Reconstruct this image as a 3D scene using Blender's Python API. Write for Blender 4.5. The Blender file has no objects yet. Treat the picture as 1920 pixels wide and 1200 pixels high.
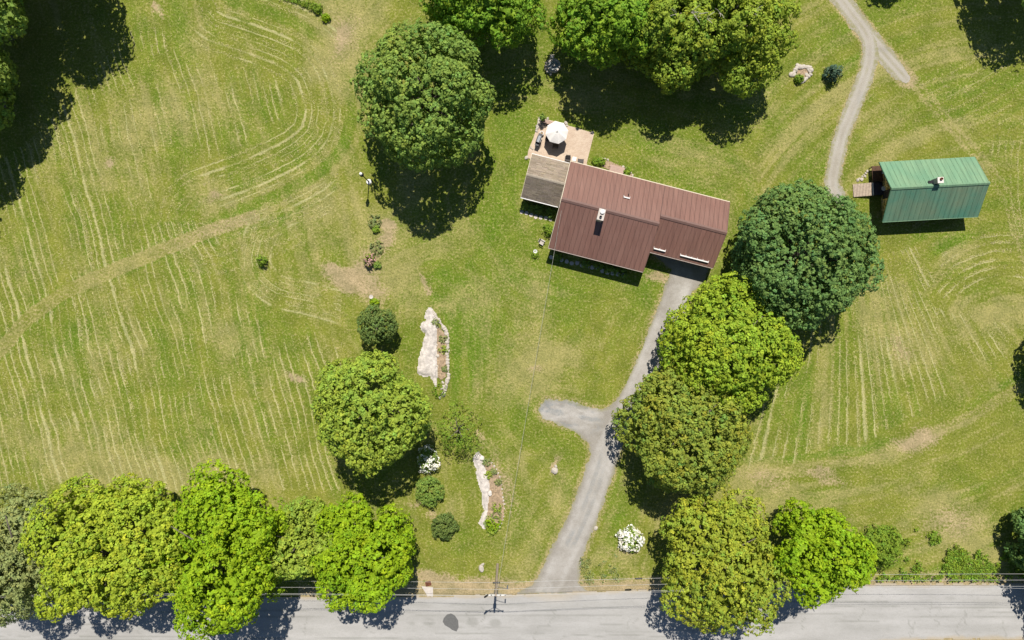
import bpy, bmesh, math, random
import numpy as np
from mathutils import Vector, Matrix

# ------------------------------------------------------------------ camera, sky, sun, exposure
scene = bpy.context.scene
COL = scene.collection
CAM_Z = 85.333
cam_d = bpy.data.cameras.new('camera'); cam_d.sensor_width = 36; cam_d.lens = 24
cam_d.clip_start = 1; cam_d.clip_end = 3000
cam = bpy.data.objects.new('camera', cam_d); COL.objects.link(cam)
cam.location = (0, 0, CAM_Z); cam.rotation_euler = (0, 0, 0)
scene.camera = cam
SUN_EL = math.radians(58)
world = bpy.data.worlds.new('World'); scene.world = world; world.use_nodes = True
wn = world.node_tree; bg = wn.nodes['Background']
sky = wn.nodes.new('ShaderNodeTexSky'); sky.sky_type = 'NISHITA'; sky.sun_disc = False
sky.sun_elevation = SUN_EL; sky.sun_rotation = math.radians(4); sky.ozone_density = 4.0; sky.dust_density = .3; sky.air_density = 1.0
wn.links.new(sky.outputs[0], bg.inputs[0]); bg.inputs[1].default_value = 0.06
sun_d = bpy.data.lights.new('sun', 'SUN'); sun_d.energy = 4.6; sun_d.angle = math.radians(0.53)
sun_d.color = (1.0, 0.955, 0.88)
sun = bpy.data.objects.new('sun', sun_d); COL.objects.link(sun)
sun.rotation_euler = (-(math.pi/2 - SUN_EL), 0, math.radians(-4)); sun.location = (0, 40, 60)
scene.view_settings.view_transform = 'Standard'; scene.view_settings.look = 'None'
scene.view_settings.exposure = 0.58; scene.view_settings.gamma = 1
scene.view_settings.use_curve_mapping = False

# ------------------------------------------------------------------ helpers
PX = 15.0                                   # photograph pixels for one metre of ground
def G(px, py, z=0.0):                       # a spot on the ground (z: the height put there)
    return Vector(((px-960)/PX, (600-py)/PX, z))
def A(px, py, z):                           # the point at height z that is seen at this spot
    k = (CAM_Z - z)/CAM_Z
    return Vector(((px-960)/PX*k, (600-py)/PX*k, z))
R_ = math.radians

class MB:
    """collects shapes; build() links them as one mesh object"""
    def __init__(s): s.v = []; s.f = []; s.c = None
    def add(s, vs, fs, M=None):
        b = len(s.v)
        for p in vs:
            p = Vector(p); s.v.append(M @ p if M is not None else p)
        s.f += [tuple(b+i for i in f) for f in fs]; return s
    def box(s, lo, hi, M=None):
        x0, y0, z0 = lo; x1, y1, z1 = hi
        return s.add([(x0,y0,z0),(x1,y0,z0),(x1,y1,z0),(x0,y1,z0),(x0,y0,z1),(x1,y0,z1),(x1,y1,z1),(x0,y1,z1)],
              [(0,3,2,1),(4,5,6,7),(0,1,5,4),(1,2,6,5),(2,3,7,6),(3,0,4,7)], M)
    def prism_x(s, prof, x0, x1):           # (y, z) outline extruded along x
        n = len(prof)
        vs = [(x0, y, z) for y, z in prof] + [(x1, y, z) for y, z in prof]
        fs = [tuple(range(n))[::-1], tuple(range(n, 2*n))] + [(i, (i+1) % n, n+(i+1) % n, n+i) for i in range(n)]
        return s.add(vs, fs)
    def prism_z(s, pts, z0, z1):
        n = len(pts)
        vs = [(x, y, z0) for x, y in pts] + [(x, y, z1) for x, y in pts]
        fs = [tuple(range(n))[::-1], tuple(range(n, 2*n))] + [(i, (i+1) % n, n+(i+1) % n, n+i) for i in range(n)]
        return s.add(vs, fs)
    def tube(s, pts, rad, n=8, cap=True):
        pts = [Vector(p) for p in pts]
        if not hasattr(rad, '__len__'): rad = [rad]*len(pts)
        b = len(s.v)
        for i, p in enumerate(pts):
            d = (pts[min(i+1, len(pts)-1)] - pts[max(i-1, 0)]).normalized()
            a = Vector((0,0,1)) if abs(d.z) < .9 else Vector((1,0,0))
            u = d.cross(a).normalized(); w = d.cross(u)
            for k in range(n):
                t = 2*math.pi*k/n; s.v.append(p + (u*math.cos(t) + w*math.sin(t))*rad[i])
        for i in range(len(pts)-1):
            for k in range(n):
                s.f.append((b+i*n+k, b+i*n+(k+1) % n, b+(i+1)*n+(k+1) % n, b+(i+1)*n+k))
        if cap:
            s.f.append(tuple(b+k for k in range(n))[::-1]); e = b+(len(pts)-1)*n
            s.f.append(tuple(e+k for k in range(n)))
        return s
    def lathe(s, prof, n=16, c=(0,0,0)):    # (r, z)
        return s.tube([Vector(c)+Vector((0,0,z)) for r, z in prof], [max(r, .001) for r, z in prof], n) if False else s._lathe(prof, n, c)
    def _lathe(s, prof, n, c):
        b = len(s.v); cx, cy, cz = c
        for r, z in prof:
            for k in range(n):
                t = 2*math.pi*k/n; s.v.append(Vector((cx+r*math.cos(t), cy+r*math.sin(t), cz+z)))
        for i in range(len(prof)-1):
            for k in range(n):
                s.f.append((b+i*n+k, b+i*n+(k+1) % n, b+(i+1)*n+(k+1) % n, b+(i+1)*n+k))
        s.f.append(tuple(b+k for k in range(n))[::-1]); e = b+(len(prof)-1)*n
        s.f.append(tuple(e+k for k in range(n)))
        return s
    def build(s, name, mat, parent=None, smooth=False):
        me = bpy.data.meshes.new(name); me.from_pydata([tuple(p) for p in s.v], [], s.f); me.update()
        if smooth: me.polygons.foreach_set('use_smooth', [True]*len(me.polygons))
        return link(name, me, mat, parent)

def link(name, me, mat, parent=None):
    if mat is not None and len(me.materials) == 0: me.materials.append(mat)
    o = bpy.data.objects.new(name, me); COL.objects.link(o)
    if parent is not None: o.parent = parent
    return o
def tag(o, label, cat, group=None, kind=None):
    o['label'] = label; o['category'] = cat
    if group: o['group'] = group
    if kind: o['kind'] = kind
    return o
def thing(name, label, cat, loc=(0,0,0), rz=0.0, group=None):
    o = bpy.data.objects.new(name, None); COL.objects.link(o)
    o.location = loc; o.rotation_euler = (0, 0, rz); o.empty_display_size = .3
    return tag(o, label, cat, group)
def struct(o, label=None):
    o['kind'] = 'structure'
    if label: o['label'] = label
    return o

def bulk_mesh(name, verts, quads=None, tris=None, attrs=None):
    """numpy -> mesh"""
    me = bpy.data.meshes.new(name)
    verts = np.ascontiguousarray(verts, dtype=np.float32)
    idx = []; sizes = []
    if quads is not None and len(quads): idx.append(quads.reshape(-1)); sizes.append(np.full(len(quads), 4))
    if tris is not None and len(tris): idx.append(tris.reshape(-1)); sizes.append(np.full(len(tris), 3))
    idx = np.concatenate(idx).astype(np.int32); sizes = np.concatenate(sizes).astype(np.int32)
    me.vertices.add(len(verts)); me.vertices.foreach_set('co', verts.reshape(-1))
    me.loops.add(len(idx)); me.loops.foreach_set('vertex_index', idx)
    me.polygons.add(len(sizes))
    starts = np.concatenate([[0], np.cumsum(sizes)[:-1]]).astype(np.int32)
    me.polygons.foreach_set('loop_start', starts)
    try: me.polygons.foreach_set('loop_total', sizes)
    except Exception: pass
    for k, a in (attrs or {}).items():
        at = me.attributes.new(k, 'FLOAT_COLOR', 'POINT')
        at.data.foreach_set('color', np.ascontiguousarray(a, dtype=np.float32).reshape(-1))
    me.update(calc_edges=True); me.validate(clean_customdata=False)
    return me

# numpy value noise -------------------------------------------------
def vnoise(x, y, scale, seed=0):
    rng = np.random.default_rng(seed); T = rng.random((256, 256))
    x = np.asarray(x)/scale + 1000.3; y = np.asarray(y)/scale + 1000.7
    xi = np.floor(x).astype(int); yi = np.floor(y).astype(int)
    fx = x-xi; fy = y-yi; fx = fx*fx*(3-2*fx); fy = fy*fy*(3-2*fy)
    a = T[xi % 256, yi % 256]; b = T[(xi+1) % 256, yi % 256]; c = T[xi % 256, (yi+1) % 256]; d = T[(xi+1) % 256, (yi+1) % 256]
    return (a*(1-fx)+b*fx)*(1-fy) + (c*(1-fx)+d*fx)*fy
def fbm(x, y, scale, octs=4, seed=0):
    t = 0; amp = 1; n = 0
    for o in range(octs):
        t = t + amp*vnoise(x, y, scale/2**o, seed+o*17); n += amp; amp *= .55
    return t/n
def sstep(a, b, x):
    t = np.clip((x-a)/(b-a), 0, 1); return t*t*(3-2*t)
def seg_dist(X, Y, pts, closed=False):
    pts = list(pts); P = pts + ([pts[0]] if closed else [])
    d = np.full(np.shape(X), 1e9)
    for (x0, y0), (x1, y1) in zip(P[:-1], P[1:]):
        vx, vy = x1-x0, y1-y0; L = vx*vx+vy*vy+1e-9
        t = np.clip(((X-x0)*vx+(Y-y0)*vy)/L, 0, 1)
        d = np.minimum(d, np.hypot(X-x0-t*vx, Y-y0-t*vy))
    return d
def inpoly(X, Y, pts):
    ins = np.zeros(np.shape(X), bool); n = len(pts)
    for i in range(n):
        x0, y0 = pts[i]; x1, y1 = pts[(i+1) % n]
        if y0 == y1: continue
        c = ((y0 > Y) != (y1 > Y)) & (X < (x1-x0)*(Y-y0)/(y1-y0)+x0)
        ins ^= c
    return ins
def sdf(X, Y, pts):                           # px, positive inside
    d = seg_dist(X, Y, pts, True); return np.where(inpoly(X, Y, pts), d, -d)
def spline(pts, per=8):
    out = []; n = len(pts)
    for i in range(n-1):
        p0, p1, p2, p3 = [np.array(pts[max(0, min(n-1, j))], float) for j in (i-1, i, i+1, i+2)]
        for k in range(per):
            t = k/per
            out.append(tuple(.5*(2*p1 + (p2-p0)*t + (2*p0-5*p1+4*p2-p3)*t*t + (3*p1-p0-3*p2+p3)*t**3)))
    out.append(tuple(pts[-1])); return out

# ------------------------------------------------------------------ materials
def newmat(name):
    m = bpy.data.materials.new(name); m.use_nodes = True
    nt = m.node_tree; b = nt.nodes['Principled BSDF']
    return m, nt, b
def nd(nt, t, **kw):
    n = nt.nodes.new(t)
    for k, v in kw.items():
        if k in n.inputs: n.inputs[k].default_value = v
        else: setattr(n, k, v)
    return n
def mixrgb(nt, a, b, fac, mode='MIX'):
    n = nt.nodes.new('ShaderNodeMix'); n.data_type = 'RGBA'; n.blend_type = mode; n.clamp_factor = True
    for sock, v in ((n.inputs[0], fac), (n.inputs[6], a), (n.inputs[7], b)):
        if hasattr(v, 'is_output'): nt.links.new(v, sock)
        elif isinstance(v, (int, float)): sock.default_value = v
        else: sock.default_value = (*v, 1) if len(v) == 3 else v
    return n.outputs[2]
def math_(nt, op, a, b=0.0, c=None):
    n = nt.nodes.new('ShaderNodeMath'); n.operation = op
    for i, v in enumerate((a, b) if c is None else (a, b, c)):
        if hasattr(v, 'is_output'): nt.links.new(v, n.inputs[i])
        else: n.inputs[i].default_value = v
    return n.outputs[0]
def ramp(nt, f, a, b, lo=0.0, hi=1.0):
    n = nt.nodes.new('ShaderNodeMapRange'); n.clamp = True
    nt.links.new(f, n.inputs[0])
    n.inputs[1].default_value = a; n.inputs[2].default_value = b; n.inputs[3].default_value = lo; n.inputs[4].default_value = hi
    return n.outputs[0]
def noise(nt, scale, detail=3, rough=.55, coord='Object', stretch=None, rot=None):
    tc = nt.nodes.new('ShaderNodeTexCoord'); src = tc.outputs[coord]
    if stretch or rot:
        mp = nt.nodes.new('ShaderNodeMapping'); nt.links.new(src, mp.inputs[0])
        if stretch: mp.inputs['Scale'].default_value = stretch
        if rot: mp.inputs['Rotation'].default_value = rot
        src = mp.outputs[0]
    n = nt.nodes.new('ShaderNodeTexNoise'); nt.links.new(src, n.inputs['Vector'])
    n.inputs['Scale'].default_value = scale; n.inputs['Detail'].default_value = detail; n.inputs['Roughness'].default_value = rough
    return n.outputs[0]
def bump(nt, b, h, strength, dist):
    n = nt.nodes.new('ShaderNodeBump'); n.inputs['Strength'].default_value = strength; n.inputs['Distance'].default_value = dist
    nt.links.new(h, n.inputs['Height']); nt.links.new(n.outputs[0], b.inputs['Normal'])
def plain(name, col, rough=.7, var=.18, scale=3.0, metal=0.0, spec=.3, bmp=0.0, stretch=None, dirt=None):
    m, nt, b = newmat(name)
    f = noise(nt, scale, 5, .6, stretch=stretch)
    lo = tuple(c*(1-var) for c in col); hi = tuple(min(1, c*(1+var)) for c in col)
    c = mixrgb(nt, lo, hi, ramp(nt, f, .3, .7))
    if dirt:
        g = noise(nt, scale*.23, 4, .65)
        c = mixrgb(nt, c, dirt, ramp(nt, g, .5, .75, 0, .6))
    nt.links.new(c, b.inputs['Base Color'])
    b.inputs['Roughness'].default_value = rough; b.inputs['Metallic'].default_value = metal
    b.inputs['Specular IOR Level'].default_value = spec
    if bmp: bump(nt, b, f, .6, bmp)
    return m
def tinted(name, col, rough=.7, scale=4.0, var=.15, spec=.25, bmp=0.0):     # base colour times the mesh's own tint
    m, nt, b = newmat(name)
    at = nd(nt, 'ShaderNodeAttribute', attribute_name='tint')
    f = noise(nt, scale, 4, .6)
    c = mixrgb(nt, tuple(x*(1-var) for x in col), tuple(x*(1+var) for x in col), f)
    c = mixrgb(nt, c, at.outputs['Color'], 1.0, 'MULTIPLY')
    nt.links.new(c, b.inputs['Base Color']); b.inputs['Roughness'].default_value = rough
    b.inputs['Specular IOR Level'].default_value = spec
    if bmp: bump(nt, b, f, .6, bmp)
    return m
def foliage(name, col, trans=.33):
    m, nt, b = newmat(name)
    at = nd(nt, 'ShaderNodeAttribute', attribute_name='tint')
    c = mixrgb(nt, col, at.outputs['Color'], 1.0, 'MULTIPLY')
    nt.links.new(c, b.inputs['Base Color']); b.inputs['Roughness'].default_value = .6
    b.inputs['Specular IOR Level'].default_value = .12
    tr = nd(nt, 'ShaderNodeBsdfTranslucent'); 
    c2 = mixrgb(nt, c, (1.0, 1.05, .45), 1.0, 'MULTIPLY'); nt.links.new(c2, tr.inputs[0])
    mx = nd(nt, 'ShaderNodeMixShader'); mx.inputs[0].default_value = trans
    nt.links.new(b.outputs[0], mx.inputs[1]); nt.links.new(tr.outputs[0], mx.inputs[2])
    out = nt.nodes['Material Output']; nt.links.new(mx.outputs[0], out.inputs[0])
    return m

def ground_material():
    m, nt, b = newmat('grass_ground')
    at = nd(nt, 'ShaderNodeAttribute', attribute_name='mask')
    sep = nd(nt, 'ShaderNodeSeparateColor'); nt.links.new(at.outputs['Color'], sep.inputs[0])
    dry, lush, soil = sep.outputs[0], sep.outputs[1], sep.outputs[2]; hay = at.outputs['Alpha']
    n1 = noise(nt, .11, 5, .6); n2 = noise(nt, .9, 5, .65); n3 = ramp(nt, noise(nt, 3.6, 4, .8), .32, .68); n4 = ramp(nt, noise(nt, 8.0, 2, .8), .30, .70)
    c = mixrgb(nt, (.130,.160,.017), (.188,.194,.031), ramp(nt, n1, .35, .65))
    c = mixrgb(nt, c, (.116,.160,.014), ramp(nt, n2, .45, .75, 0, .55))
    c = mixrgb(nt, c, (.101,.166,.012), lush)
    d = math_(nt, 'MULTIPLY_ADD', n3, .9, math_(nt, 'ADD', dry, -.70))
    dd = math_(nt, 'MULTIPLY', ramp(nt, d, -.30, .40), .85)
    c = mixrgb(nt, c, (.276,.250,.094), dd)
    straw = math_(nt, 'MULTIPLY', ramp(nt, n3, .66, 1.0), .26)
    c = mixrgb(nt, c, (.262,.258,.075), straw)
    s = math_(nt, 'MULTIPLY', ramp(nt, math_(nt, 'MULTIPLY_ADD', n3, .9, math_(nt, 'ADD', soil, -.75)), -.15, .35), .9)
    sc = mixrgb(nt, (.285,.212,.118), (.385,.305,.190), n2)
    c = mixrgb(nt, c, sc, s)
    ar = nd(nt, 'ShaderNodeAttribute', attribute_name='rows'); sr = nd(nt, 'ShaderNodeSeparateColor'); nt.links.new(ar.outputs['Color'], sr.inputs[0])
    def rowline(cc, st):
        cc = math_(nt, 'MULTIPLY_ADD', ramp(nt, n2, .3, .7), .22, cc)
        fl = math_(nt, 'FLOOR', cc); wn = nd(nt, 'ShaderNodeTexWhiteNoise', noise_dimensions='1D'); nt.links.new(fl, wn.inputs['W'])
        fr = math_(nt, 'ABSOLUTE', math_(nt, 'ADD', math_(nt, 'FRACT', cc), math_(nt, 'MULTIPLY_ADD', wn.outputs[0], .24, -.62)))
        wd = math_(nt, 'MULTIPLY_ADD', math_(nt, 'GREATER_THAN', wn.outputs[0], .88), .16, .13)
        pr = nd(nt, 'ShaderNodeMapRange', clamp=True); nt.links.new(fr, pr.inputs[0]); pr.inputs[1].default_value = .03; nt.links.new(wd, pr.inputs[2]); pr.inputs[3].default_value = 1; pr.inputs[4].default_value = 0
        return math_(nt, 'MULTIPLY', math_(nt, 'MULTIPLY', pr.outputs[0], st), math_(nt, 'MULTIPLY_ADD', wn.outputs[0], .5, .62))
    hay = math_(nt, 'MAXIMUM', rowline(sr.outputs[0], sr.outputs[1]), rowline(sr.outputs[2], ar.outputs['Alpha']))
    h = ramp(nt, math_(nt, 'MULTIPLY_ADD', n4, .55, math_(nt, 'ADD', hay, -.62)), -.1, .50)
    c = mixrgb(nt, c, (.37,.345,.165), math_(nt, 'MULTIPLY', h, .85))
    v = mixrgb(nt, (.76,.77,.76), (1.26,1.26,1.24), n4)
    c = mixrgb(nt, c, v, .75, 'MULTIPLY')
    v2 = mixrgb(nt, (.74,.77,.72), (1.25,1.22,1.20), n3)
    c = mixrgb(nt, c, v2, .7, 'MULTIPLY')
    n5 = ramp(nt, noise(nt, .45, 4, .65), .35, .65)
    c = mixrgb(nt, c, mixrgb(nt, (.80,.84,.78), (1.14,1.10,1.12), n5), 1.0, 'MULTIPLY')
    nt.links.new(c, b.inputs['Base Color']); b.inputs['Roughness'].default_value = .9
    b.inputs['Specular IOR Level'].default_value = .08
    hgt = math_(nt, 'MULTIPLY_ADD', n4, .5, n3)
    bump(nt, b, hgt, .55, .12)
    return m
def gravel_material(name, ca, cb, pale):
    m, nt, b = newmat(name)
    at = nd(nt, 'ShaderNodeAttribute', attribute_name='mask')
    sep = nd(nt, 'ShaderNodeSeparateColor'); nt.links.new(at.outputs['Color'], sep.inputs[0])
    n1 = noise(nt, .35, 4, .6); n2 = noise(nt, 2.0, 4, .7); n3 = noise(nt, 12, 2, .8)
    c = mixrgb(nt, ca, cb, ramp(nt, n1, .35, .65))
    f = ramp(nt, math_(nt, 'MULTIPLY_ADD', n2, .6, math_(nt, 'ADD', sep.outputs[0], -.5)), -.1, .5)
    c = mixrgb(nt, c, pale, f)
    c = mixrgb(nt, c, (.15,.165,.168), math_(nt, 'MULTIPLY', sep.outputs[1], ramp(nt, n2, .3, .65)))
    c = mixrgb(nt, c, (.20,.19,.07), math_(nt, 'MULTIPLY', sep.outputs[2], ramp(nt, n2, .35, .6)))
    v = mixrgb(nt, (.75,.75,.75), (1.2,1.2,1.2), ramp(nt, n3, .25, .75))
    c = mixrgb(nt, c, v, .8, 'MULTIPLY')
    nt.links.new(c, b.inputs['Base Color']); b.inputs['Roughness'].default_value = .92
    b.inputs['Specular IOR Level'].default_value = .1
    bump(nt, b, n3, .5, .05)
    return m
def road_material():
    m, nt, b = newmat('bleached_asphalt')
    at = nd(nt, 'ShaderNodeAttribute', attribute_name='mask')
    sep = nd(nt, 'ShaderNodeSeparateColor'); nt.links.new(at.outputs['Color'], sep.inputs[0])
    n1 = noise(nt, .3, 5, .6, stretch=(.5,1.4,1)); n2 = noise(nt, 3.0, 4, .7, stretch=(.5,1.3,1)); n3 = noise(nt, 14, 2, .8)
    c = mixrgb(nt, (.300,.288,.268), (.365,.350,.330), ramp(nt, n1, .35, .65))
    c = mixrgb(nt, c, (.24,.23,.205), math_(nt, 'MULTIPLY', ramp(nt, n2, .5, .75), .4))
    c = mixrgb(nt, c, (.145,.145,.12), math_(nt, 'MULTIPLY', sep.outputs[0], .8))         # stains and cracks
    c = mixrgb(nt, c, (.34,.27,.17), sep.outputs[1])                                       # sand on the edge
    v = mixrgb(nt, (.85,.85,.85), (1.14,1.14,1.14), ramp(nt, n3, .25, .75))
    c = mixrgb(nt, c, v, .8, 'MULTIPLY')
    nt.links.new(c, b.inputs['Base Color']); b.inputs['Roughness'].default_value = .85
    b.inputs['Specular IOR Level'].default_value = .2
    bump(nt, b, n3, .3, .02)
    return m
def paver_material():
    m, nt, b = newmat('brick_pavers')
    tc = nd(nt, 'ShaderNodeTexCoord'); mp = nd(nt, 'ShaderNodeMapping'); nt.links.new(tc.outputs['Object'], mp.inputs[0])
    br = nd(nt, 'ShaderNodeTexBrick'); nt.links.new(mp.outputs[0], br.inputs[0])
    br.inputs['Color1'].default_value = (.42,.310,.222,1); br.inputs['Color2'].default_value = (.50,.390,.288,1)
    br.inputs['Mortar'].default_value = (.30,.22,.16,1); br.inputs['Scale'].default_value = 1
    br.inputs['Brick Width'].default_value = .22; br.inputs['Row Height'].default_value = .11; br.inputs['Mortar Size'].default_value = .008
    n1 = noise(nt, .9, 5, .6); n2 = noise(nt, 5, 4, .7)
    c = mixrgb(nt, br.outputs[0], (.53,.43,.32), ramp(nt, n1, .45, .7, 0, .6))
    c = mixrgb(nt, c, (.75,.75,.75), ramp(nt, n2, .5, .75, 0, .5), 'MULTIPLY')
    nt.links.new(c, b.inputs['Base Color']); b.inputs['Roughness'].default_value = .85
    bump(nt, b, br.outputs[1], -.4, .01)
    return m
def faded_metal(name, col, fade, rough=.5, fade_amt=.6, scale=.35, dirt=(.14,.13,.08), turn=.25):
    m, nt, b = newmat(name)
    n1 = noise(nt, scale, 4, .6, 'Generated' if False else 'Object'); 
    geo = nd(nt, 'ShaderNodeNewGeometry'); tn = nd(nt, 'ShaderNodeTexNoise'); nt.links.new(geo.outputs['Position'], tn.inputs['Vector'])
    tn.inputs['Scale'].default_value = scale; tn.inputs['Detail'].default_value = 5; tn.inputs['Roughness'].default_value = .6
    oi = nd(nt, 'ShaderNodeObjectInfo')
    tn2 = nd(nt, 'ShaderNodeTexNoise'); nt.links.new(geo.outputs['Position'], tn2.inputs['Vector'])
    tn2.inputs['Scale'].default_value = 4; tn2.inputs['Detail'].default_value = 4; tn2.inputs['Roughness'].default_value = .7
    c = mixrgb(nt, col, fade, ramp(nt, tn.outputs[0], .38, .64, 0, fade_amt))
    c = mixrgb(nt, c, dirt, ramp(nt, tn2.outputs[0], .55, .8, 0, .35))
    mp = nd(nt, 'ShaderNodeMapping'); nt.links.new(geo.outputs['Position'], mp.inputs[0]); mp.inputs['Rotation'].default_value = (0, 0, turn); mp.inputs['Scale'].default_value = (4.5, .22, .22)
    ts = nd(nt, 'ShaderNodeTexNoise'); nt.links.new(mp.outputs[0], ts.inputs['Vector']); ts.inputs['Scale'].default_value = 1; ts.inputs['Detail'].default_value = 5; ts.inputs['Roughness'].default_value = .65
    c = mixrgb(nt, c, mixrgb(nt, (.82,.82,.83), (1.16,1.17,1.17), ramp(nt, ts.outputs[0], .3, .7)), 1.0, 'MULTIPLY')
    pv = mixrgb(nt, (.955,.955,.955), (1.04,1.04,1.04), oi.outputs['Random'])
    c = mixrgb(nt, c, pv, 1.0, 'MULTIPLY')
    nt.links.new(c, b.inputs['Base Color']); b.inputs['Roughness'].default_value = rough
    b.inputs['Specular IOR Level'].default_value = .3
    return m

M = {}
M['ground'] = ground_material()
M['gravel'] = gravel_material('drive_gravel', (.220,.198,.166), (.268,.245,.212), (.375,.352,.320))
M['track'] = gravel_material('track_gravel', (.285,.255,.205), (.330,.298,.248), (.37,.345,.295))
M['road'] = road_material()
M['patch'] = plain('new_asphalt', (.105,.103,.098), .85, .12, 5)
M['pavers'] = paver_material()
M['roof_brown'] = faded_metal('brown_roof_metal', (.178,.091,.069), (.194,.107,.083), .42, .6, .3, (.13,.085,.07))
M['roof_dark'] = plain('brown_roof_seam', (.072,.042,.036), .6, .15)
M['roof_trim'] = plain('brown_roof_trim', (.150,.088,.072), .5, .1)
M['shingle'] = tinted('asphalt_shingle', (.235,.192,.146), .9, 6, .25, .1)
M['green_roof'] = faded_metal('green_roof_metal', (.118,.225,.132), (.168,.258,.146), .5, .8, .28, (.14,.18,.10), -.055)
M['green_dark'] = plain('green_roof_seam', (.085,.190,.120), .6, .2)
M['green_roof_front'] = faded_metal('green_roof_metal_weathered', (.074,.190,.125), (.155,.196,.116), .5, .95, .17, (.16,.15,.085), -.055)
M['white_trim'] = plain('white_painted_trim', (.62,.60,.57), .5, .06)
M['cream_trim'] = plain('cream_painted_trim', (.55,.47,.35), .55, .1)
M['pale_gutter'] = plain('pale_brown_gutter', (.30,.235,.20), .5, .1)
M['siding'] = plain('cream_siding', (.50,.45,.37), .7, .08, 2)
M['barn_shingle'] = tinted('barn_wall_shingle', (.58,.47,.25), .9, 5, .35, .1)  # lightened in colour to stand in for sunlight on the gable
M['glass'] = plain('window_glass', (.02,.025,.03), .06, .1, 2, 0, .8)
M['door'] = plain('painted_door', (.12,.10,.09), .5, .1)
M['brick'] = plain('chimney_masonry', (.40,.36,.30), .85, .25, 9)
M['dark_metal'] = plain('dark_metal', (.03,.03,.032), .4, .2, 6, .4)
M['grey_metal'] = plain('grey_metal', (.16,.17,.18), .4, .12, 6, .5)
M['black_paint'] = plain('black_paint', (.012,.012,.012), .45, .2, 6)
M['white_glass'] = plain('white_globe_glass', (.80,.78,.72), .3, .04)
M['canvas'] = plain('white_canvas', (.66,.62,.57), .85, .04, 6)
M['wicker'] = plain('dark_wicker', (.075,.065,.060), .7, .35, 20)
M['wicker_brown'] = plain('brown_wicker', (.13,.095,.05), .75, .35, 20)
M['wood_grey'] = plain('weathered_pole_wood', (.31,.25,.19), .85, .25, 3, stretch=(6,6,.4))
M['wood_deck'] = plain('weathered_deck_board', (.36,.285,.215), .85, .22, 5)
M['wood_brown'] = plain('brown_stained_board', (.075,.035,.016), .6, .35, 4)
M['wood_dark'] = plain('dark_stained_board', (.045,.036,.042), .65, .3, 4)
M['bark'] = plain('tree_bark', (.12,.10,.08), .95, .35, 5, stretch=(4,4,.8))
M['rock'] = plain('pale_ledge_rock', (.48,.43,.38), .9, .30, 2.6, bmp=.10, dirt=(.26,.235,.205))
M['stone'] = plain('pale_field_stone', (.42,.37,.31), .9, .3, 3.5, bmp=.04, dirt=(.27,.23,.18))
M['boulder'] = plain('white_boulder', (.58,.53,.47), .85, .15, 3)
M['mulch'] = plain('bark_mulch', (.285,.205,.128), .95, .5, 5, bmp=.05, dirt=(.33,.24,.16))
M['dry_soil'] = plain('dry_soil', (.33,.24,.155), .95, .3, 4, bmp=.05)
M['rust'] = plain('rusted_iron', (.16,.058,.028), .8, .35, 8)
M['concrete'] = plain('pale_concrete', (.46,.41,.36), .85, .12, 4)
M['stoop'] = plain('pink_tan_boards', (.36,.25,.20), .8, .12, 4)
M['wire'] = plain('cable_grey', (.42,.41,.39), .5, .05)
M['service_wire'] = plain('cable_twist', (.33,.32,.27), .5, .3, 3)
M['hay'] = tinted('cut_hay', (.40,.37,.155), .9, 5, .2, .05)
M['blade'] = tinted('grass_blades', (.13,.145,.026), .8, 5, .2, .05)
M['blue_shade_floor'] = plain('pale_basin_floor', (.26,.29,.29), .3, .2, 3)  # pale stone floor, the blue of the shade put into its colour
M['blossom'] = foliage('white_blossom', (.80,.77,.68), .1)
M['pink_blossom'] = foliage('pink_blossom', (.46,.26,.24), .1)
F = {
 'deep':   foliage('leaf_deep_green', (0.22, 0.318, 0.06)),
 'dark':   foliage('leaf_blue_green', (0.136, 0.228, 0.058), .22),
 'mid':    foliage('leaf_mid_green', (0.2, 0.335, 0.028)),
 'yellow': foliage('leaf_yellow_green', (0.255, 0.335, 0.036), .3),
 'lime':   foliage('leaf_lime', (0.33, 0.41, 0.034), .3),
 'bright': foliage('leaf_bright_green', (0.25, 0.375, 0.014), .3),
 'olive':  foliage('leaf_olive', (.265,.318,.046)),
 'sage':   foliage('leaf_sage', (0.25, 0.285, 0.095), .2),
 'light':  foliage('leaf_light_green', (0.285, 0.37, 0.046), .28),
 'blue':   foliage('needle_blue', (0.08, 0.135, 0.085), .1),
 'dim':    foliage('leaf_dull_green', (.135,.190,.045), .2),
 'gold':   foliage('leaf_golden_olive', (.300,.350,.036), .28),
 'fresh':  foliage('leaf_fresh_green', (.285,.385,.030), .3),
 'weed':   foliage('leaf_weed', (0.215, 0.32, 0.034)),
}

# ------------------------------------------------------------------ ground: one sheet out to the horizon
PATH_LEFT = spline([(-60,700),(0,655),(60,592),(130,545),(200,512),(260,487),(330,458),(400,430),(475,408)])
RING = spline([(430,0),(500,22),(575,55),(625,100),(650,160),(657,215),(642,275),(600,322),(540,357),(470,387),(400,412)])
LOOP = spline([(600,375),(545,390),(505,415),(482,460),(480,505),(520,545),(580,560),(640,578),(690,600)])
TRACK_R = spline([(1712,150),(1765,215),(1830,290),(1880,355),(1908,430),(1930,500)])
EDGE_R = spline([(1380,862),(1480,862),(1560,850),(1640,835),(1720,800),(1800,770),(1880,725),(1950,680)])
DRIVE = [(968,1114),(1000,1094),(1022,1054),(1044,1008),(1066,966),(1091,900),(1106,852),(1103,832),(1083,812),(1050,797),(1018,784),
   (1007,768),(1022,748),(1060,750),(1102,763),(1126,769),(1142,764),(1161,742),(1188,690),(1212,630),(1236,570),(1258,505),
   (1225,480),(1240,440),(1345,470),(1318,530),(1300,548),(1283,598),(1266,640),(1242,690),(1214,742),(1192,782),(1172,820),(1156,870),
   (1138,925),(1121,972),(1102,1020),(1086,1060),(1086,1092),(1108,1114)]
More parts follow.
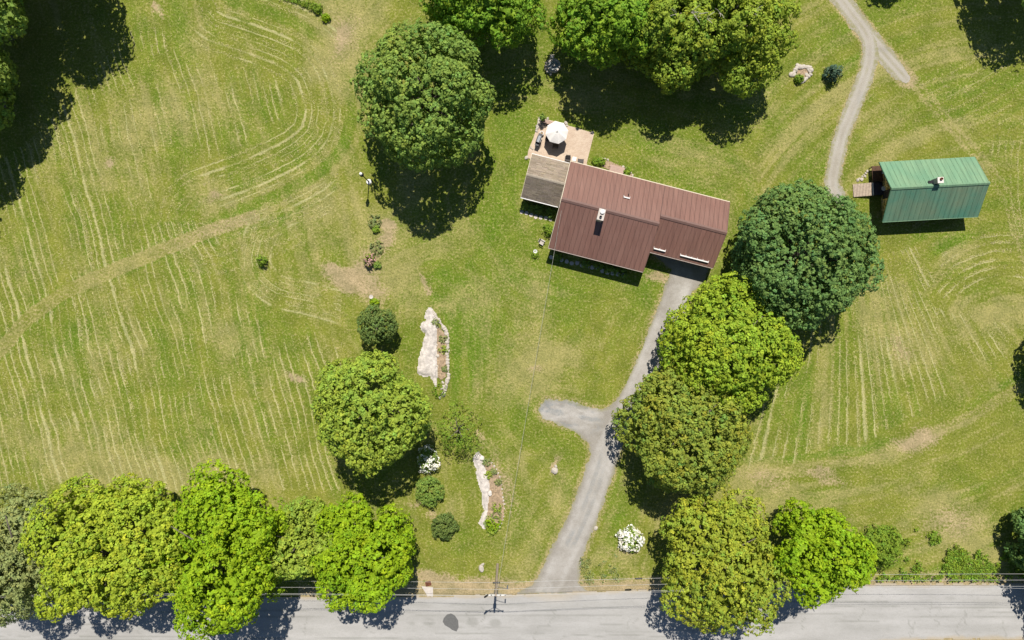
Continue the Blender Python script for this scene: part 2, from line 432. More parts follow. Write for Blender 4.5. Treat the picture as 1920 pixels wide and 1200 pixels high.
TRACK_A = spline([(1545,-40),(1578,0),(1612,45),(1640,80),(1668,112),(1700,148)])
TRACK_B = spline([(1605,34),(1628,72),(1630,110),(1618,155),(1598,205),(1580,250),(1568,300),(1561,345),(1572,372)])
def road_top(x): return 1118 - 21*sstep(760, 1600, x) - .002*(x-900)
def road_bot(x): return 1236 - 38*sstep(1300, 1800, x)

BEDS = {}
def build_ground():
    fx = np.arange(-68, 68.01, .2); fy = np.arange(-44, 44.01, .2)
    ext = np.array([76, 90, 120, 180, 300, 600, 1200])
    xs = np.concatenate([-ext[::-1], fx, ext]); ys = np.concatenate([-(ext[::-1]-22), fy, ext-22])
    XX, YY = np.meshgrid(xs, ys, indexing='ij')
    X = XX*PX+960; Y = 600-YY*PX
    dx = (fbm(X, Y, 60, 5, 3)-.5)*70; dy = (fbm(X, Y, 60, 5, 9)-.5)*70
    Xd, Yd = X+dx, Y+dy
    N1 = fbm(X, Y, 130, 4, 21); N2 = fbm(X, Y, 28, 4, 31); N3 = fbm(X, Y, 9, 3, 41)
    dry = .0 + .75*(N1-.47) + .6*(N2-.5) + .3*(N3-.5)
    lush = 1.1*(fbm(X, Y, 90, 5, 51)-.48)+.5*(fbm(X, Y, 14, 3, 53)-.5); soil = np.zeros_like(X); hay = np.zeros_like(X)
    def ell(cx, cy, rx, ry, ang=0, soft=.85):
        c, s = math.cos(R_(ang)), math.sin(R_(ang))
        u = ((Xd-cx)*c+(Yd-cy)*s)/rx; v = (-(Xd-cx)*s+(Yd-cy)*c)/ry
        return 1-sstep(1-soft, 1+soft*.6, np.hypot(u, v))
    def along(pts, w, soft):
        return 1-sstep(w, w+soft, seg_dist(X+dx*.07, Y+dy*.07, pts))
    # lawn near the house is greener, the far fields are tired
    for e, a in (((1120,420,260,330),.55),((960,170,80,160),.5),((1440,330,160,160),.35),((880,640,90,160),.45),((1060,830,130,160),.35),((890,480,90,120),.3),
                 ((470,650,70,60),.45),((135,620,80,50),.4),((330,640,40,90),.3),((1590,760,120,70),.45),((1750,455,75,25),.8),((1640,840,120,14),.55),
                 ((430,230,120,70),.25),((330,100,90,60),.3),((1620,170,60,60),.3),((1160,960,50,90),.45),((870,1010,60,40),.4),((560,250,90,70),.2),((1740,900,140,40),.4),((560,420,80,30),.35)):
        lush += a*ell(*e)
    for e, a in (((330,190,110,60),.45),((400,370,45,35),.6),((655,60,70,110),.65),((620,100,40,60),.5),((720,30,60,50),.4),((1000,690,80,60),.6),((1085,650,70,45),.45),
                 ((1000,600,25,90),.35),((890,550,60,40),.4),((150,835,170,40),.6),((250,890,150,40),.85),((430,890,120,30),.4),((430,640,60,60),.4),((520,690,50,60),.35),
                 ((1655,590,60,80),.6),((1850,580,60,50),.6),((1700,660,60,60),.5),((1800,620,90,60),.4),((1750,960,90,60),.5),((1830,1020,60,50),.65),((1440,940,170,50),.45),
                 ((1250,960,60,35),.6),((1160,1050,60,25),.5),((950,860,40,40),.4),((1060,920,30,80),.35),((840,960,40,40),.4),((760,545,45,50),.5),((660,480,120,90),.45),
                 ((1300,290,130,50),.35),((1490,270,60,70),.35),((200,260,90,110),.3),((90,470,120,80),.25),((1560,540,90,90),.3),((1660,240,70,60),.35),((900,300,40,60),.2),((760,330,40,60),.45),((640,380,80,40),.4)):
        dry += a*ell(*e)
    for e, a in (((200,310,16,13),.8),((285,18,10,12),.8),((392,378,16,14),.55),((560,710,17,13),.95),((643,522,36,24,10),1.0),((695,520,34,40),.7),((715,455,20,40),.75),((712,420,28,12),.8),
                 ((801,540,8,13),.7),((1715,832,48,18,-12),.75),((1545,886,34,7),.5),((1690,1065,90,10),.55),((1690,660,20,26),.45),((1780,985,60,30),.45),((800,1086,36,20),.85),((870,1086,80,16),.6),
                 ((650,70,40,60),.4),((1000,695,14,12),.45),((1042,862,9,22,15),.8),((775,930,14,10),.6),((812,965,12,20),.5),((1180,1040,30,12),.4),((900,832,10,12),.6),((940,915,22,70,-8),.5),((1245,522,22,10,20),.9),((640,70,14,30),.4),((1440,905,60,20),.35)):
        soil += a*ell(*e)
    # mown paths and tracks
    d_ring = np.where(Y < 415, seg_dist(X, Y, RING), 999); d_loop = seg_dist(X, Y, LOOP)
    d = seg_dist(X+dx*.06, Y+dy*.06, PATH_LEFT)
    w = 8 + 3*N2
    pth = 1-sstep(w, w+5, d); dry += .46*pth; soil += .10*pth+.28*pth*sstep(250, 430, X); lush -= .8*pth; hay *= 1-pth; dry += .25*(1-sstep(0, 3, np.abs(d-w-2)))
    lush += .35*(1-sstep(0, 6, np.abs(d-15)))
    for off, amt in ((-7,.6),(7,.55),(0,.18)):
        pts = [(x+off, y-off*.5) for x, y in TRACK_R]; t = along(pts, 2.5, 4); soil += .28*amt*t; dry += .7*amt*t
    d = seg_dist(X+dx*.06, Y+dy*.06, [(x, y+22) for x, y in EDGE_R]); t = 1-sstep(6, 18, d); dry += .45*t; soil += .14*t
    d = seg_dist(X, Y, EDGE_R); lush += .55*(1-sstep(2, 12, d))
    d = seg_dist(X+dx*.05, Y+dy*.05, LOOP)
    for k in (0, 13, 26): t = 1-sstep(1.5, 6, np.abs(d-k)); t = t*(X < 640)*(X > 478-k); hay += .42*t*sstep(.38, .62, N2); dry += .2*t
    # ring left by the mower
    d = seg_dist(X+dx*.09, Y+dy*.09, RING); inside = (X < 640)
    lush += .6*(1-sstep(3, 11, np.abs(d-4))); dry += .3*(1-sstep(3, 10, np.abs(d-19)))
    for k in (15, 28, 41, 55, 69, 84, 100):
        t = (1-sstep(1, 4.5, np.abs(d-k)))*inside*(X < 652-k*.5); hay += .62*t*(.35+.65*sstep(.36, .62, vnoise(X, Y, 22, 77+k)))*sstep(300, 460, X+Y*.5)
    lush += .45*(1-sstep(3, 9, np.abs(d-42)))*inside*sstep(250, 330, Y)
    # rows of cut hay, left field
    wob = (fbm(X, Y, 160, 3, 61)-.5)*26
    S = X - .27*(Y-600) + wob + (N3-.5)*3.2
    row = np.floor(S/14.8); fr = S/14.8-row
    rr = np.random.default_rng(5).random(400)[(row.astype(int)) % 400]
    off = .5+(rr-.5)*.22
    wide = np.where(rr > .90, 4.6, 1.75)
    prof = 1-sstep(wide*.35, wide, np.abs(fr-off)*14.8)
    brk = .35+.75*sstep(.36, .62, vnoise(X*1.9, Y, 34, 71)*.55 + vnoise(row*37.1, Y, 60, 73)*.45)
    reg = inpoly(X, Y, [(-200,440),(60,260),(240,60),(380,-80),(470,40),(560,150),(560,300),(440,385),(500,420),(500,560),(640,640),(640,920),(-200,920)])
    strength = (.82+.45*sstep(400, 470, Y)*sstep(.25, .55, N1))*(1-pth)*sstep(95, 130, d_ring)*sstep(50, 80, d_loop)
    hay += prof*brk*reg*strength*(.62+.5*rr)
    c1 = (X - .27*(Y-600) + wob)/14.8; s1 = brk*reg*strength
    between = (1-sstep(2.5, 6, np.abs(fr-(off+.42) % 1)*14.8))
    lush += .30*between*reg*brk*sstep(95, 130, d_ring)
    # fan of rows, right field
    th = np.arctan2(X-1580, Y-220) + (wob*.0006); tr = np.floor(th/.031); tf = th/.031-tr
    rr2 = np.random.default_rng(8).random(400)[(tr.astype(int)) % 400]; rad = np.hypot(X-1580, Y-220)
    prof2 = 1-sstep(.8, 3.2, np.abs(tf-.5-(rr2-.5)*.25)*.031*rad + (N3-.5)*2)
    reg2 = inpoly(Xd, Yd, [(1395,868),(1440,730),(1540,600),(1640,480),(1700,460),(1760,570),(1900,620),(1930,690),(1800,765),(1700,800),(1560,848)])
    brk2 = .25+.8*sstep(.34, .60, vnoise(X, Y, 40, 91)*.6+vnoise(tr*31.7, rad, 70, 93)*.4)
    c2 = th/.031; s2 = brk2*reg2*.95
    hay += prof2*brk2*reg2*(.55+.45*rr2); lush += .3*(1-prof2)*reg2*sstep(.45, .65, vnoise(tr*17.3, rad, 90, 95))
    # arcs round the barn field
    for (cx, cy, r0, r1, sp, reg3, amt) in ((1885,640,118,215,15,inpoly(X, Y, [(1760,560),(1770,400),(1930,400),(1930,520)]),1.0),
                          (1560,-330,500,760,22,inpoly(X, Y, [(1680,130),(1820,40),(1930,120),(1930,240),(1800,240)]),.5),
                          (2250,330,330,470,13,inpoly(X, Y, [(1850,260),(1930,215),(1930,480),(1900,470)]),.7),
                          
                          (1600,1500,380,560,17,inpoly(X, Y, [(1480,900),(1930,780),(1930,1000),(1500,960)]),.35)):
        r = np.hypot(X-cx, Y-cy) + wob*.4 + (N3-.5)*3; q = r/sp; f = np.abs(q-np.floor(q)-.5)*sp
        ok = reg3*(r > r0)*(r < r1)
        c2 = np.where(ok, r/sp, c2); s2 = np.where(ok, amt*(.3+.7*sstep(.4, .6, vnoise(X, Y, 30, 97))), s2)
        hay += amt*ok*(1-sstep(.8, 3.2, f))*(.3+.7*sstep(.4, .6, vnoise(X, Y, 30, 97))); lush += .3*ok*sstep(4, 7, f)
    okr = (d_ring < 112)*(d_ring > 9)*((X > 410) | (Y < 330))*((X > 440) | (Y > 20))*(X < 650)*sstep(300, 460, X+Y*.5); okl = (d_loop < 34)*(X > 455)*(X < 640)*(Y > 385)
    c2 = np.where(okr > 0, d_ring/13.5, np.where(okl > 0, d_loop/13.0, c2))
    s2 = np.where(okr > 0, okr*(X < 652-d_ring*.5)*(.4+.65*sstep(.36, .62, vnoise(X, Y, 26, 77))), np.where(okl > 0, .25+.6*sstep(.38, .62, N2), s2))
    # grass laid over in streaks along the mower's way
    HOUSE_P = [(1066,312),(1356,386),(1319,503),(1212,477),(1193,512),(1023,467),(978,376),(997,297)]
    d_lawn = np.minimum(np.minimum(seg_dist(X, Y, DRIVE, True), seg_dist(X, Y, HOUSE_P, True)), np.minimum(seg_dist(X, Y, [(825,590),(825,725)]), seg_dist(X, Y, [(905,860),(925,990)]))) + (fbm(X, Y, 120, 3, 67)-.5)*30
    d_edge = seg_dist(X, Y, EDGE_R); r_arc = np.hypot(X-1885, Y-640)
    rightreg = X > 1420
    u = np.where(X < 690, S, np.where(reg2, th*480, np.where(rightreg & (Y > 700), d_edge, np.where(rightreg, r_arc, d_lawn))))
    v = np.where(X < 690, Y, np.where(reg2, rad, np.where(rightreg & (Y > 700), X, np.where(rightreg, np.arctan2(Y-640, X-1885)*200, X+Y))))
    st1 = vnoise(u/6.5, v/75.0, 1.0, 301); st2 = vnoise(u/13.0, v/150.0, 1.0, 303); st3 = vnoise(u/26.0, v/240.0, 1.0, 305)
    calm = 1-.6*pth
    amp = np.where(X < 690, 1.15, np.where(rightreg, 1.7, 1.0))*calm
    dry += amp*(.42*(st1-.5)+.34*(st2-.5)+.30*(st3-.5)); lush += amp*(.40*(vnoise(u/13.0+9.5, v/150.0, 1.0, 303)-.5)+.35*(vnoise(u/26.0+3.5, v/240.0, 1.0, 307)-.5))
    # lawn stripes
    for pts, w, a in ((spline([(815,555),(845,600),(858,680),(852,770),(880,840)]),5,.5),(spline([(865,560),(885,680),(880,780)]),3,.3),(spline([(1000,420),(1000,520),(960,640),(950,760)]),4,.25),
                      (spline([(1290,530),(1250,600),(1205,680)]),6,.3),(spline([(895,260),(930,330),(925,430),(880,500)]),6,.3),(spline([(770,600),(765,680),(790,760)]),6,.25),
                      (spline([(1380,500),(1400,430),(1400,330),(1340,270)]),7,.35),(spline([(1590,390),(1650,470)]),5,.4)):
        lush += a*along(pts, w, 6)
    # worn edges by drive, tracks, road
    sd = sdf(X+dx*.05, Y+dy*.05, DRIVE); t = sstep(-12, -1, sd); soil += .5*t*N2*1.2; dry += .35*t
    for T, w in ((TRACK_A, 15), (TRACK_B, 13)):
        d = seg_dist(X+dx*.05, Y+dy*.05, T); t = 1-sstep(w, w+9, d); soil += .45*t; dry += .5*t
    e = road_top(X)-Y
    t = (1-sstep(10, 34, e+dx*.2)); dry += .6*t*(X > 560); soil += (.75*t+.25*(e < 14))*(X > 560)
    soil += .45*(Y > road_bot(X)-4)
    grass_verge = ((e > 14) & (e < 40) & (X > 1620)); lush += .5*grass_verge; soil -= .6*grass_verge
    mask = np.stack([np.clip(dry, 0, 1.3), np.clip(lush, 0, 1), np.clip(soil, 0, 1.2), np.clip(hay, 0, 1)], -1)
    nx, ny = len(xs), len(ys)
    verts = np.stack([XX, YY, np.zeros_like(XX)], -1).reshape(-1, 3)
    i = np.arange(nx-1)[:, None]*ny + np.arange(ny-1)[None, :]
    quads = np.stack([i, i+ny, i+ny+1, i+1], -1).reshape(-1, 4)
    me = bulk_mesh('ground', verts, quads, attrs={'mask': mask.reshape(-1, 4), 'rows': np.stack([c1, s1, c2, s2], -1).reshape(-1, 4)})
    o = link('ground', me, M['ground']); struct(o, 'mown grass ground with dry patches and rows of cut hay')
    return X, Y, mask, reg
GX, GY, GMASK, GREG = build_ground()

def hay_and_tufts():
    rng = np.random.default_rng(11)
    x = GX.reshape(-1); y = GY.reshape(-1); m = GMASK.reshape(-1, 4)
    inside = (np.abs(x-960) < 1000) & (np.abs(y-600) < 640) & (y < road_top(x)-6)
    inside &= ~inpoly(x, y, [(1008,216),(1118,246),(1104,326),(984,300)]) & ~inpoly(x, y, DRIVE) & (seg_dist(x, y, TRACK_A) > 17) & (seg_dist(x, y, TRACK_B) > 14)
    def cards(idx, jit, L, W, lift, tilt, tint, name, mat):
        n = len(idx)
        px = (x[idx]-960)/PX + rng.uniform(-jit, jit, n); py = (600-y[idx])/PX + rng.uniform(-jit, jit, n)
        a = rng.uniform(0, 2*np.pi, n); l = L*rng.uniform(.5, 1.4, n); w = W*rng.uniform(.6, 1.3, n)
        t = np.stack([np.cos(a), np.sin(a), rng.uniform(-tilt, tilt, n)], -1); b = np.stack([-np.sin(a), np.cos(a), rng.uniform(-tilt, tilt, n)], -1)
        c = np.stack([px, py, lift*rng.uniform(.3, 1, n)], -1)
        V = np.stack([c-t*l[:,None]*.5, c+b*w[:,None]*.5, c+t*l[:,None]*.5, c-b*w[:,None]*.5], 1)
        V[..., 2] = np.maximum(V[..., 2], .012)
        Q = np.arange(4*n).reshape(n, 4)
        T = np.repeat(np.concatenate([tint, np.ones((n, 1))], -1), 4, 0)
        return link(name, bulk_mesh(name, V.reshape(-1, 3), Q, attrs={'tint': T}), mat)
    w = np.where(inside, np.clip(m[:, 3], 0, 1)**1.3 + .010*np.clip(m[:, 0], 0, 1)**2, 0); w /= w.sum()
    n = 30000; idx = rng.choice(len(x), n, p=w)
    br = rng.uniform(.7, 1.25, (n, 1)); g = rng.uniform(.0, 1, (n, 1))
    tint = br*np.concatenate([np.ones((n,1)), .92+.12*g, .8+.4*(1-g)], -1)
    o = cards(idx, .13, .17, .06, .06, .35, tint, 'cut_hay', M['hay'])
    tag(o, 'loose pale straw lying in broken rows on the mown field', 'cut hay', kind='stuff')
    w = np.where(inside, .25+m[:, 1]+.3*m[:, 0], 0)*(m[:, 2] < .45); w /= w.sum()
    n = 45000; idx = rng.choice(len(x), n, p=w); lu = np.clip(m[idx, 1], 0, 1)[:, None]; dr = np.clip(m[idx, 0], 0, 1)[:, None]
    br = rng.uniform(.8, 1.35, (n, 1))
    tint = br*((np.array([[1.08, 1.10, .9]])*(1-lu) + np.array([[.76, 1.08, .5]])*lu)*(1-dr*.8) + np.array([[1.75, 1.4, 2.6]])*dr*.8)
    o = cards(idx, .2, .24, .05, .06, .3, tint, 'grass', M['blade'])
    tag(o, 'short tufts of green and straw coloured grass over the lawn', 'grass', kind='stuff')
hay_and_tufts()

# ------------------------------------------------------------------ sheets laid on the ground
def cell_sheet(name, fn, bbox, res, mat, z=.016, zfn=None, mfn=None, parent=None, smooth=False):
    x0, y0, x1, y1 = bbox; r = res*PX
    xs = np.arange(x0, x1+r, r); ys = np.arange(y0, y1+r, r)
    X, Y = np.meshgrid(xs, ys, indexing='ij')
    cx = (X[:-1, :-1]+X[1:, 1:])/2; cy = (Y[:-1, :-1]+Y[1:, 1:])/2
    keep = fn(cx, cy) > 0
    ny = len(ys); i = np.arange(len(xs)-1)[:, None]*ny + np.arange(ny-1)[None, :]
    q = np.stack([i, i+1, i+ny+1, i+ny], -1)[keep]
    used = np.unique(q); remap = np.full(X.size, -1); remap[used] = np.arange(len(used))
    Z = np.full(X.shape, z) if zfn is None else zfn(X, Y)
    v = np.stack([(X-960)/PX, (600-Y)/PX, Z], -1).reshape(-1, 3)[used]
    at = {}
    if mfn is not None: at['mask'] = mfn(X, Y).reshape(-1, 4)[used]
    me = bulk_mesh(name, v, remap[q], attrs=at)
    if smooth: me.polygons.foreach_set('use_smooth', [True]*len(me.polygons))
    return link(name, me, mat, parent)
def rag(X, Y, amt, seed=0, sc=14): return (fbm(X, Y, sc, 4, 200+seed)-.5)*amt

def drive_mask(X, Y):
    sd = sdf(X, Y, DRIVE)
    cen = spline([(985,1190),(1022,1120),(1055,1050),(1095,965),(1125,885),(1142,830),(1170,780),(1200,715),(1232,640),(1258,580),(1282,520)])
    d = seg_dist(X, Y, cen)
    pale = (.30*(1-sstep(2, 11, np.abs(d-13))) + .22*(1-sstep(1, 7, np.abs(d-2)))+.18)*(.1+1.7*fbm(X, Y, 30, 4, 15))
    turn = sstep(0, 26, 1140-X)*sstep(735, 750, Y)*sstep(0, 30, 822-Y)
    pale = pale*(1-turn) + turn*.6*fbm(X*.6, Y*1.5, 16, 3, 5)*1.6
    dark = turn*.75*sstep(.45, .62, fbm(X*.7+Y*.3, Y*2.0-X*.4, 22, 3, 6)) + .5*(1-turn)*(1-sstep(2, 6, np.abs(d-6)))*sstep(.5, .7, fbm(X, Y, 40, 3, 8))*sstep(820, 880, Y)
    grass = (1-sstep(0, 6, sd))*.6 + .25*sstep(.6, .8, fbm(X, Y, 20, 3, 9))*(1-sstep(0, 14, sd))
    return np.stack([np.clip(pale, 0, 1), np.clip(dark, 0, 1), np.clip(grass, 0, 1), np.ones_like(X)], -1)
o = cell_sheet('driveway', lambda X, Y: sdf(X, Y, DRIVE)+rag(X, Y, 7, 1)+rag(X, Y, 5, 11, 5), (970,440,1350,1116), .1, M['gravel'], .016, mfn=drive_mask)
struct(o, 'pale gravel driveway running from the road up to the carport')
def track_mask(T):
    def f(X, Y):
        d = seg_dist(X, Y, T)
        return np.stack([.35*(1-sstep(2, 7, np.abs(d-7)))*(.4+fbm(X, Y, 26, 3, 3)), .25*sstep(.6, .75, fbm(X, Y, 30, 3, 4)), (1-sstep(2.5, 6, np.abs(d-13)))*.7+.4*(1-sstep(0, 4, d))*sstep(.5, .65, fbm(X, Y, 40, 2, 5)), np.ones_like(X)], -1)
    return f
o = cell_sheet('gravel_track', lambda X, Y: 16.5*(1-.7*sstep(1665, 1722, X))-seg_dist(X, Y, TRACK_A)+rag(X, Y, 9, 2)+rag(X, Y, 5, 12, 5), (1510,-60,1730,170), .1, M['track'], .013, mfn=track_mask(TRACK_A))
struct(o, 'worn dirt track that ends in the grass at the top')
o = cell_sheet('path', lambda X, Y: 14.5*(.35+.65*sstep(40, 85, Y))-seg_dist(X, Y, TRACK_B)+rag(X, Y, 8, 3)+rag(X, Y, 5, 13, 5), (1530,30,1660,392), .1, M['track'], .020, mfn=track_mask(TRACK_B))
struct(o, 'gravel path branching down to the barn deck')

rng0 = random.Random(4)
CRACKS = []
for yy in (1131, 1143, 1150, 1163, 1172, 1186, 1193):
    x = -60
    while x < 1960:
        L = rng0.uniform(60, 420); y0 = yy + rng0.uniform(-3, 3)
        if rng0.random() < .62:
            CRACKS.append([(x+L*k/6, y0 - .006*(x-900) + rng0.uniform(-1.4, 1.4)) for k in range(7)])
        x += L + rng0.uniform(10, 120)
for _ in range(34):
    x = rng0.uniform(-20, 1930); y0 = rng0.uniform(1122, 1180); L = rng0.uniform(10, 34); p = [(x, y0)]
    for k in range(5): p.append((p[-1][0]+rng0.uniform(-6, 6), p[-1][1]+L/5))
    CRACKS.append(p)
def road_mask(X, Y):
    cr = np.zeros_like(X)
    for c in CRACKS:
        x0 = min(p[0] for p in c)-8; x1 = max(p[0] for p in c)+8; y0 = min(p[1] for p in c)-8; y1 = max(p[1] for p in c)+8
        s = (X > x0) & (X < x1) & (Y > y0) & (Y < y1)
        if s.any(): cr[s] = np.maximum(cr[s], .62*(1-sstep(.3, 1.7, seg_dist(X[s], Y[s], c))))
    cr *= .35+.9*fbm(X, Y, 50, 3, 12)
    for (cx, cy, rx, ry, a) in ((804,1166,15,9,.55),(886,1167,14,13,.5),(928,1168,14,11,.5),(770,1170,10,8,.3),(1590,1165,40,6,.25),(1780,1122,14,6,.3)):
        cr = np.maximum(cr, a*(1-sstep(.5, 1.1, np.hypot((X-cx)/rx, (Y-cy)/ry)))*sstep(.35, .6, fbm(X*.25, Y*2.2, 12, 3, 13)+.1))
    for yy, a in ((1136, .16), (1158, .14), (1180, .16), (1204, .14)):
        cr = np.maximum(cr, a*(1-sstep(3, 10, np.abs(Y-yy+.004*(X-900)+rag(X, Y, 8, 14, 90))))*(.4+1.1*fbm(X*.2, Y, 24, 3, 16)))
    e = Y-road_top(X); sand = 1-sstep(0, 7, e+rag(X, Y, 8, 7)); sand = np.maximum(sand, 1-sstep(0, 9, road_bot(X)-Y+rag(X, Y, 10, 8)))
    sand = np.maximum(sand, .8*(1-sstep(0, 30, np.hypot((X-1040)*.45, (Y-1112)*1.3)))*(X > 900))
    return np.stack([np.clip(cr, 0, 1), np.clip(sand*.7, 0, 1), np.zeros_like(X), np.ones_like(X)], -1)
road = cell_sheet('road', lambda X, Y: np.minimum(Y-road_top(X)+rag(X, Y, 7, 5, 18)+rag(X, Y, 4, 15, 6), road_bot(X)-Y+rag(X, Y, 5, 6)), (-300,1085,2220,1240), .19, M['road'], .024, mfn=road_mask)
struct(road, 'sun bleached grey asphalt road with fine cracks')
patch_pts = [(832,1159),(838,1152),(846,1150),(853,1154),(859,1163),(860,1176),(856,1184),(848,1181),(843,1177),(834,1172),(830,1165)]
o = MB().prism_z([tuple(G(*p))[:2] for p in patch_pts][::-1], .020, .034).build('asphalt_patch', M['patch'], road)
o['label'] = 'dark oval asphalt patch in the pale road'

# ------------------------------------------------------------------ trees and shrubs
def unit(v): return v/np.maximum(np.linalg.norm(v, axis=-1, keepdims=True), 1e-9)
def fib(n):
    i = np.arange(n)+.5; ph = np.arccos(1-2*i/n); th = np.pi*(1+5**.5)*i
    return np.stack([np.cos(th)*np.sin(ph), np.sin(th)*np.sin(ph), np.cos(ph)], -1)
def crown_data(rng, R, z0, z1, n, cr, leaf, per, lump=.36, nl=34, zc=.40, sx=1.0, sy=1.0, fill=.9, huev=.07, gap=.35, lean=(0,0), cut=-.75, rough=.025, irr=.28, big=0):
    zm = z0+(z1-z0)*zc; up = z1-zm; dn = zm-z0
    D = unit(fib(nl)+rng.normal(0, .16, (nl, 3)))
    sc = lambda d: np.stack([d[:,0]*R*sx, d[:,1]*R*sy, np.where(d[:,2] > 0, d[:,2]*up, d[:,2]*dn)], -1)
    lr = lump*R*rng.uniform(1-irr, 1+irr, nl)
    vz = np.clip((up+dn)/(2*R), .55, 1.5)
    Cn = sc(D)*(1-lump)*rng.uniform(1-irr*.42, 1.05, (nl, 1))
    asc = np.array([1, 1, vz])
    if big:                                   # several boughs, each with lobes of its own
        B = unit(fib(big)*np.array([1, 1, .75])+rng.normal(0, .28, (big, 3))+np.array([0, 0, .18])); br = R*rng.uniform(.40, .60, big)
        Bc = sc(B)*rng.uniform(.46, .68, (big, 1)); m = 11; DD = []; CC = []; LL = []
        for j in range(big):
            dj = unit(fib(m)+rng.normal(0, .2, (m, 3))); CC.append(Bc[j]+dj*br[j]*.62*asc); LL.append(br[j]*.42*rng.uniform(.7, 1.3, m)); DD.append(unit(dj+B[j]*.5))
        D = np.concatenate(DD); Cn = np.concatenate(CC); lr = np.concatenate(LL); nl = len(lr)
    pts = []; nrm = []; got = 0
    for _ in range(30):
        k = rng.choice(nl, n*2, p=lr**2/np.sum(lr**2))
        d = unit(rng.normal(0, 1, (n*2, 3))+D[k]*.7)
        p = Cn[k]+d*lr[k][:, None]*asc
        q = np.linalg.norm((p[:, None, :]-Cn[None])/asc, axis=-1)/lr[None]
        q[np.arange(len(k)), k] = 9
        p = p*(1+rng.normal(0, rough, (len(p), 1))); ok = (q.min(1) > .90) & (p[:, 2] > cut*dn)
        if gap: ok &= (rng.random(len(k)) > gap*sstep(.45, .62, vnoise(p[:,0]*1.0+p[:,2]*.8, p[:,1]+p[:,2]*.5, R*.22, 7)))
        pts.append(p[ok]); nrm.append(unit(d[ok]*.65+D[k][ok]*.35+np.array([0, 0, .3]))); got += ok.sum()
        if got >= n: break
    P = np.concatenate(pts)[:n]; N = np.concatenate(nrm)[:n]; n = len(P)
    ctint = rng.uniform(.80, 1.18, (n, 1)); hue = rng.normal(0, huev, (n, 1)) + 1.1*huev*(fbm(P[:,0]+P[:,2], P[:,1], R*.5, 2, int(rng.integers(999)))[:,None]-.5)*2
    cs = cr*rng.choice([.55, .8, 1.0, 1.25, 1.5], n)*rng.uniform(.85, 1.15, n)
    Ni = np.repeat(N, per, 0); Pi = np.repeat(P, per, 0); ci = np.repeat(cs, per)
    d = unit(Ni+rng.normal(0, .62, Ni.shape))
    pos = Pi+d*(ci*rng.uniform(.75, 1.05, len(ci)))[:, None]
    ln = unit(d+rng.normal(0, .24, d.shape)+np.array([0, .12, .22])); L = leaf*rng.uniform(.5, 1.3, len(ci))*(.7+.3*ci/cr)
    tint = np.repeat(ctint, per, 0)*rng.uniform(.82, 1.2, (len(ci), 1)); hu = np.repeat(hue, per, 0)
    nf = int(n*fill)
    if nf:
        j = rng.choice(n, nf); pf = P[j]*rng.uniform(.74, .92, (nf, 1)); lf = unit(N[j]+rng.normal(0, .5, (nf, 3)))
        pos = np.concatenate([pos, pf]); ln = np.concatenate([ln, lf]); L = np.concatenate([L, np.full(nf, cr*2.2)*rng.uniform(.7, 1.3, nf)])
        tint = np.concatenate([tint, rng.uniform(.8, 1.1, (nf, 1))]); hu = np.concatenate([hu, np.zeros((nf, 1))])
    t = unit(np.cross(ln, rng.normal(0, 1, ln.shape))); b = np.cross(ln, t)
    L = L[:, None]
    pos = pos+np.array([lean[0], lean[1], 0])*((pos[:, 2:3]+dn)/(up+dn)) + np.array([0, 0, zm])
    pos[:, 2] = np.maximum(pos[:, 2], .06)
    V = np.stack([pos-t*L*.5, pos+b*L*.38, pos+t*L*.5, pos-b*L*.38], 1)
    V[..., 2] = np.maximum(V[..., 2], .01)
    rgb = tint*np.concatenate([1+hu*1.3, 1+hu*.25, 1-hu*.6], -1)
    rgba = np.repeat(np.concatenate([np.clip(rgb, .3, 2), np.ones((len(rgb), 1))], -1), 4, 0)
    return V.reshape(-1, 3), np.arange(4*len(pos)).reshape(-1, 4), rgba
def trunk_mesh(rng, H, R, rad, zc, nb=7):
    mb = MB(); lean = rng.uniform(-.25, .25, 2)
    top = Vector((lean[0], lean[1], H*.78))
    mb.tube([(0,0,-.1),(0,0,.25),(lean[0]*.3,lean[1]*.3,H*.3),tuple(top)], [rad*1.5, rad*1.1, rad*.85, rad*.18], 9)
    for k in range(nb):
        a = 2*math.pi*(k+rng.uniform(-.3,.3))/nb; h = H*rng.uniform(.2, .5); L = R*rng.uniform(.55, .8)
        p0 = Vector((lean[0]*.3, lean[1]*.3, h)); p2 = Vector((math.cos(a)*L, math.sin(a)*L, h+H*rng.uniform(.12, .35)))
        p1 = (p0+p2)*.5+Vector((0,0,H*.06))
        mb.tube([p0, p1, p2], [rad*.5, rad*.3, rad*.08], 6)
    return mb
def tree(name, label, px, py, R, H, z0, mat, seed, n=2300, cr=.34, leaf=.30, per=15, rad=None, cat='tree', group=None, trunk=True, crown='crown', **kw):
    rng = np.random.default_rng(seed)
    t = thing(name, label, cat, tuple(G(px, py)), 0, group)
    if trunk: trunk_mesh(rng, H, R, rad or .035*H, .4).build('trunk', M['bark'], t, True)
    V, Q, C = crown_data(rng, R, z0, H, n, cr, leaf, per, **kw)
    me = bulk_mesh(crown, V, Q, attrs={'tint': C})
    link(crown, me, F[mat] if isinstance(mat, str) else mat, t)
    if name == 'locust_tree': TWIGGY.append((t, R, H, seed, 4))
    return t
TWIGGY = []

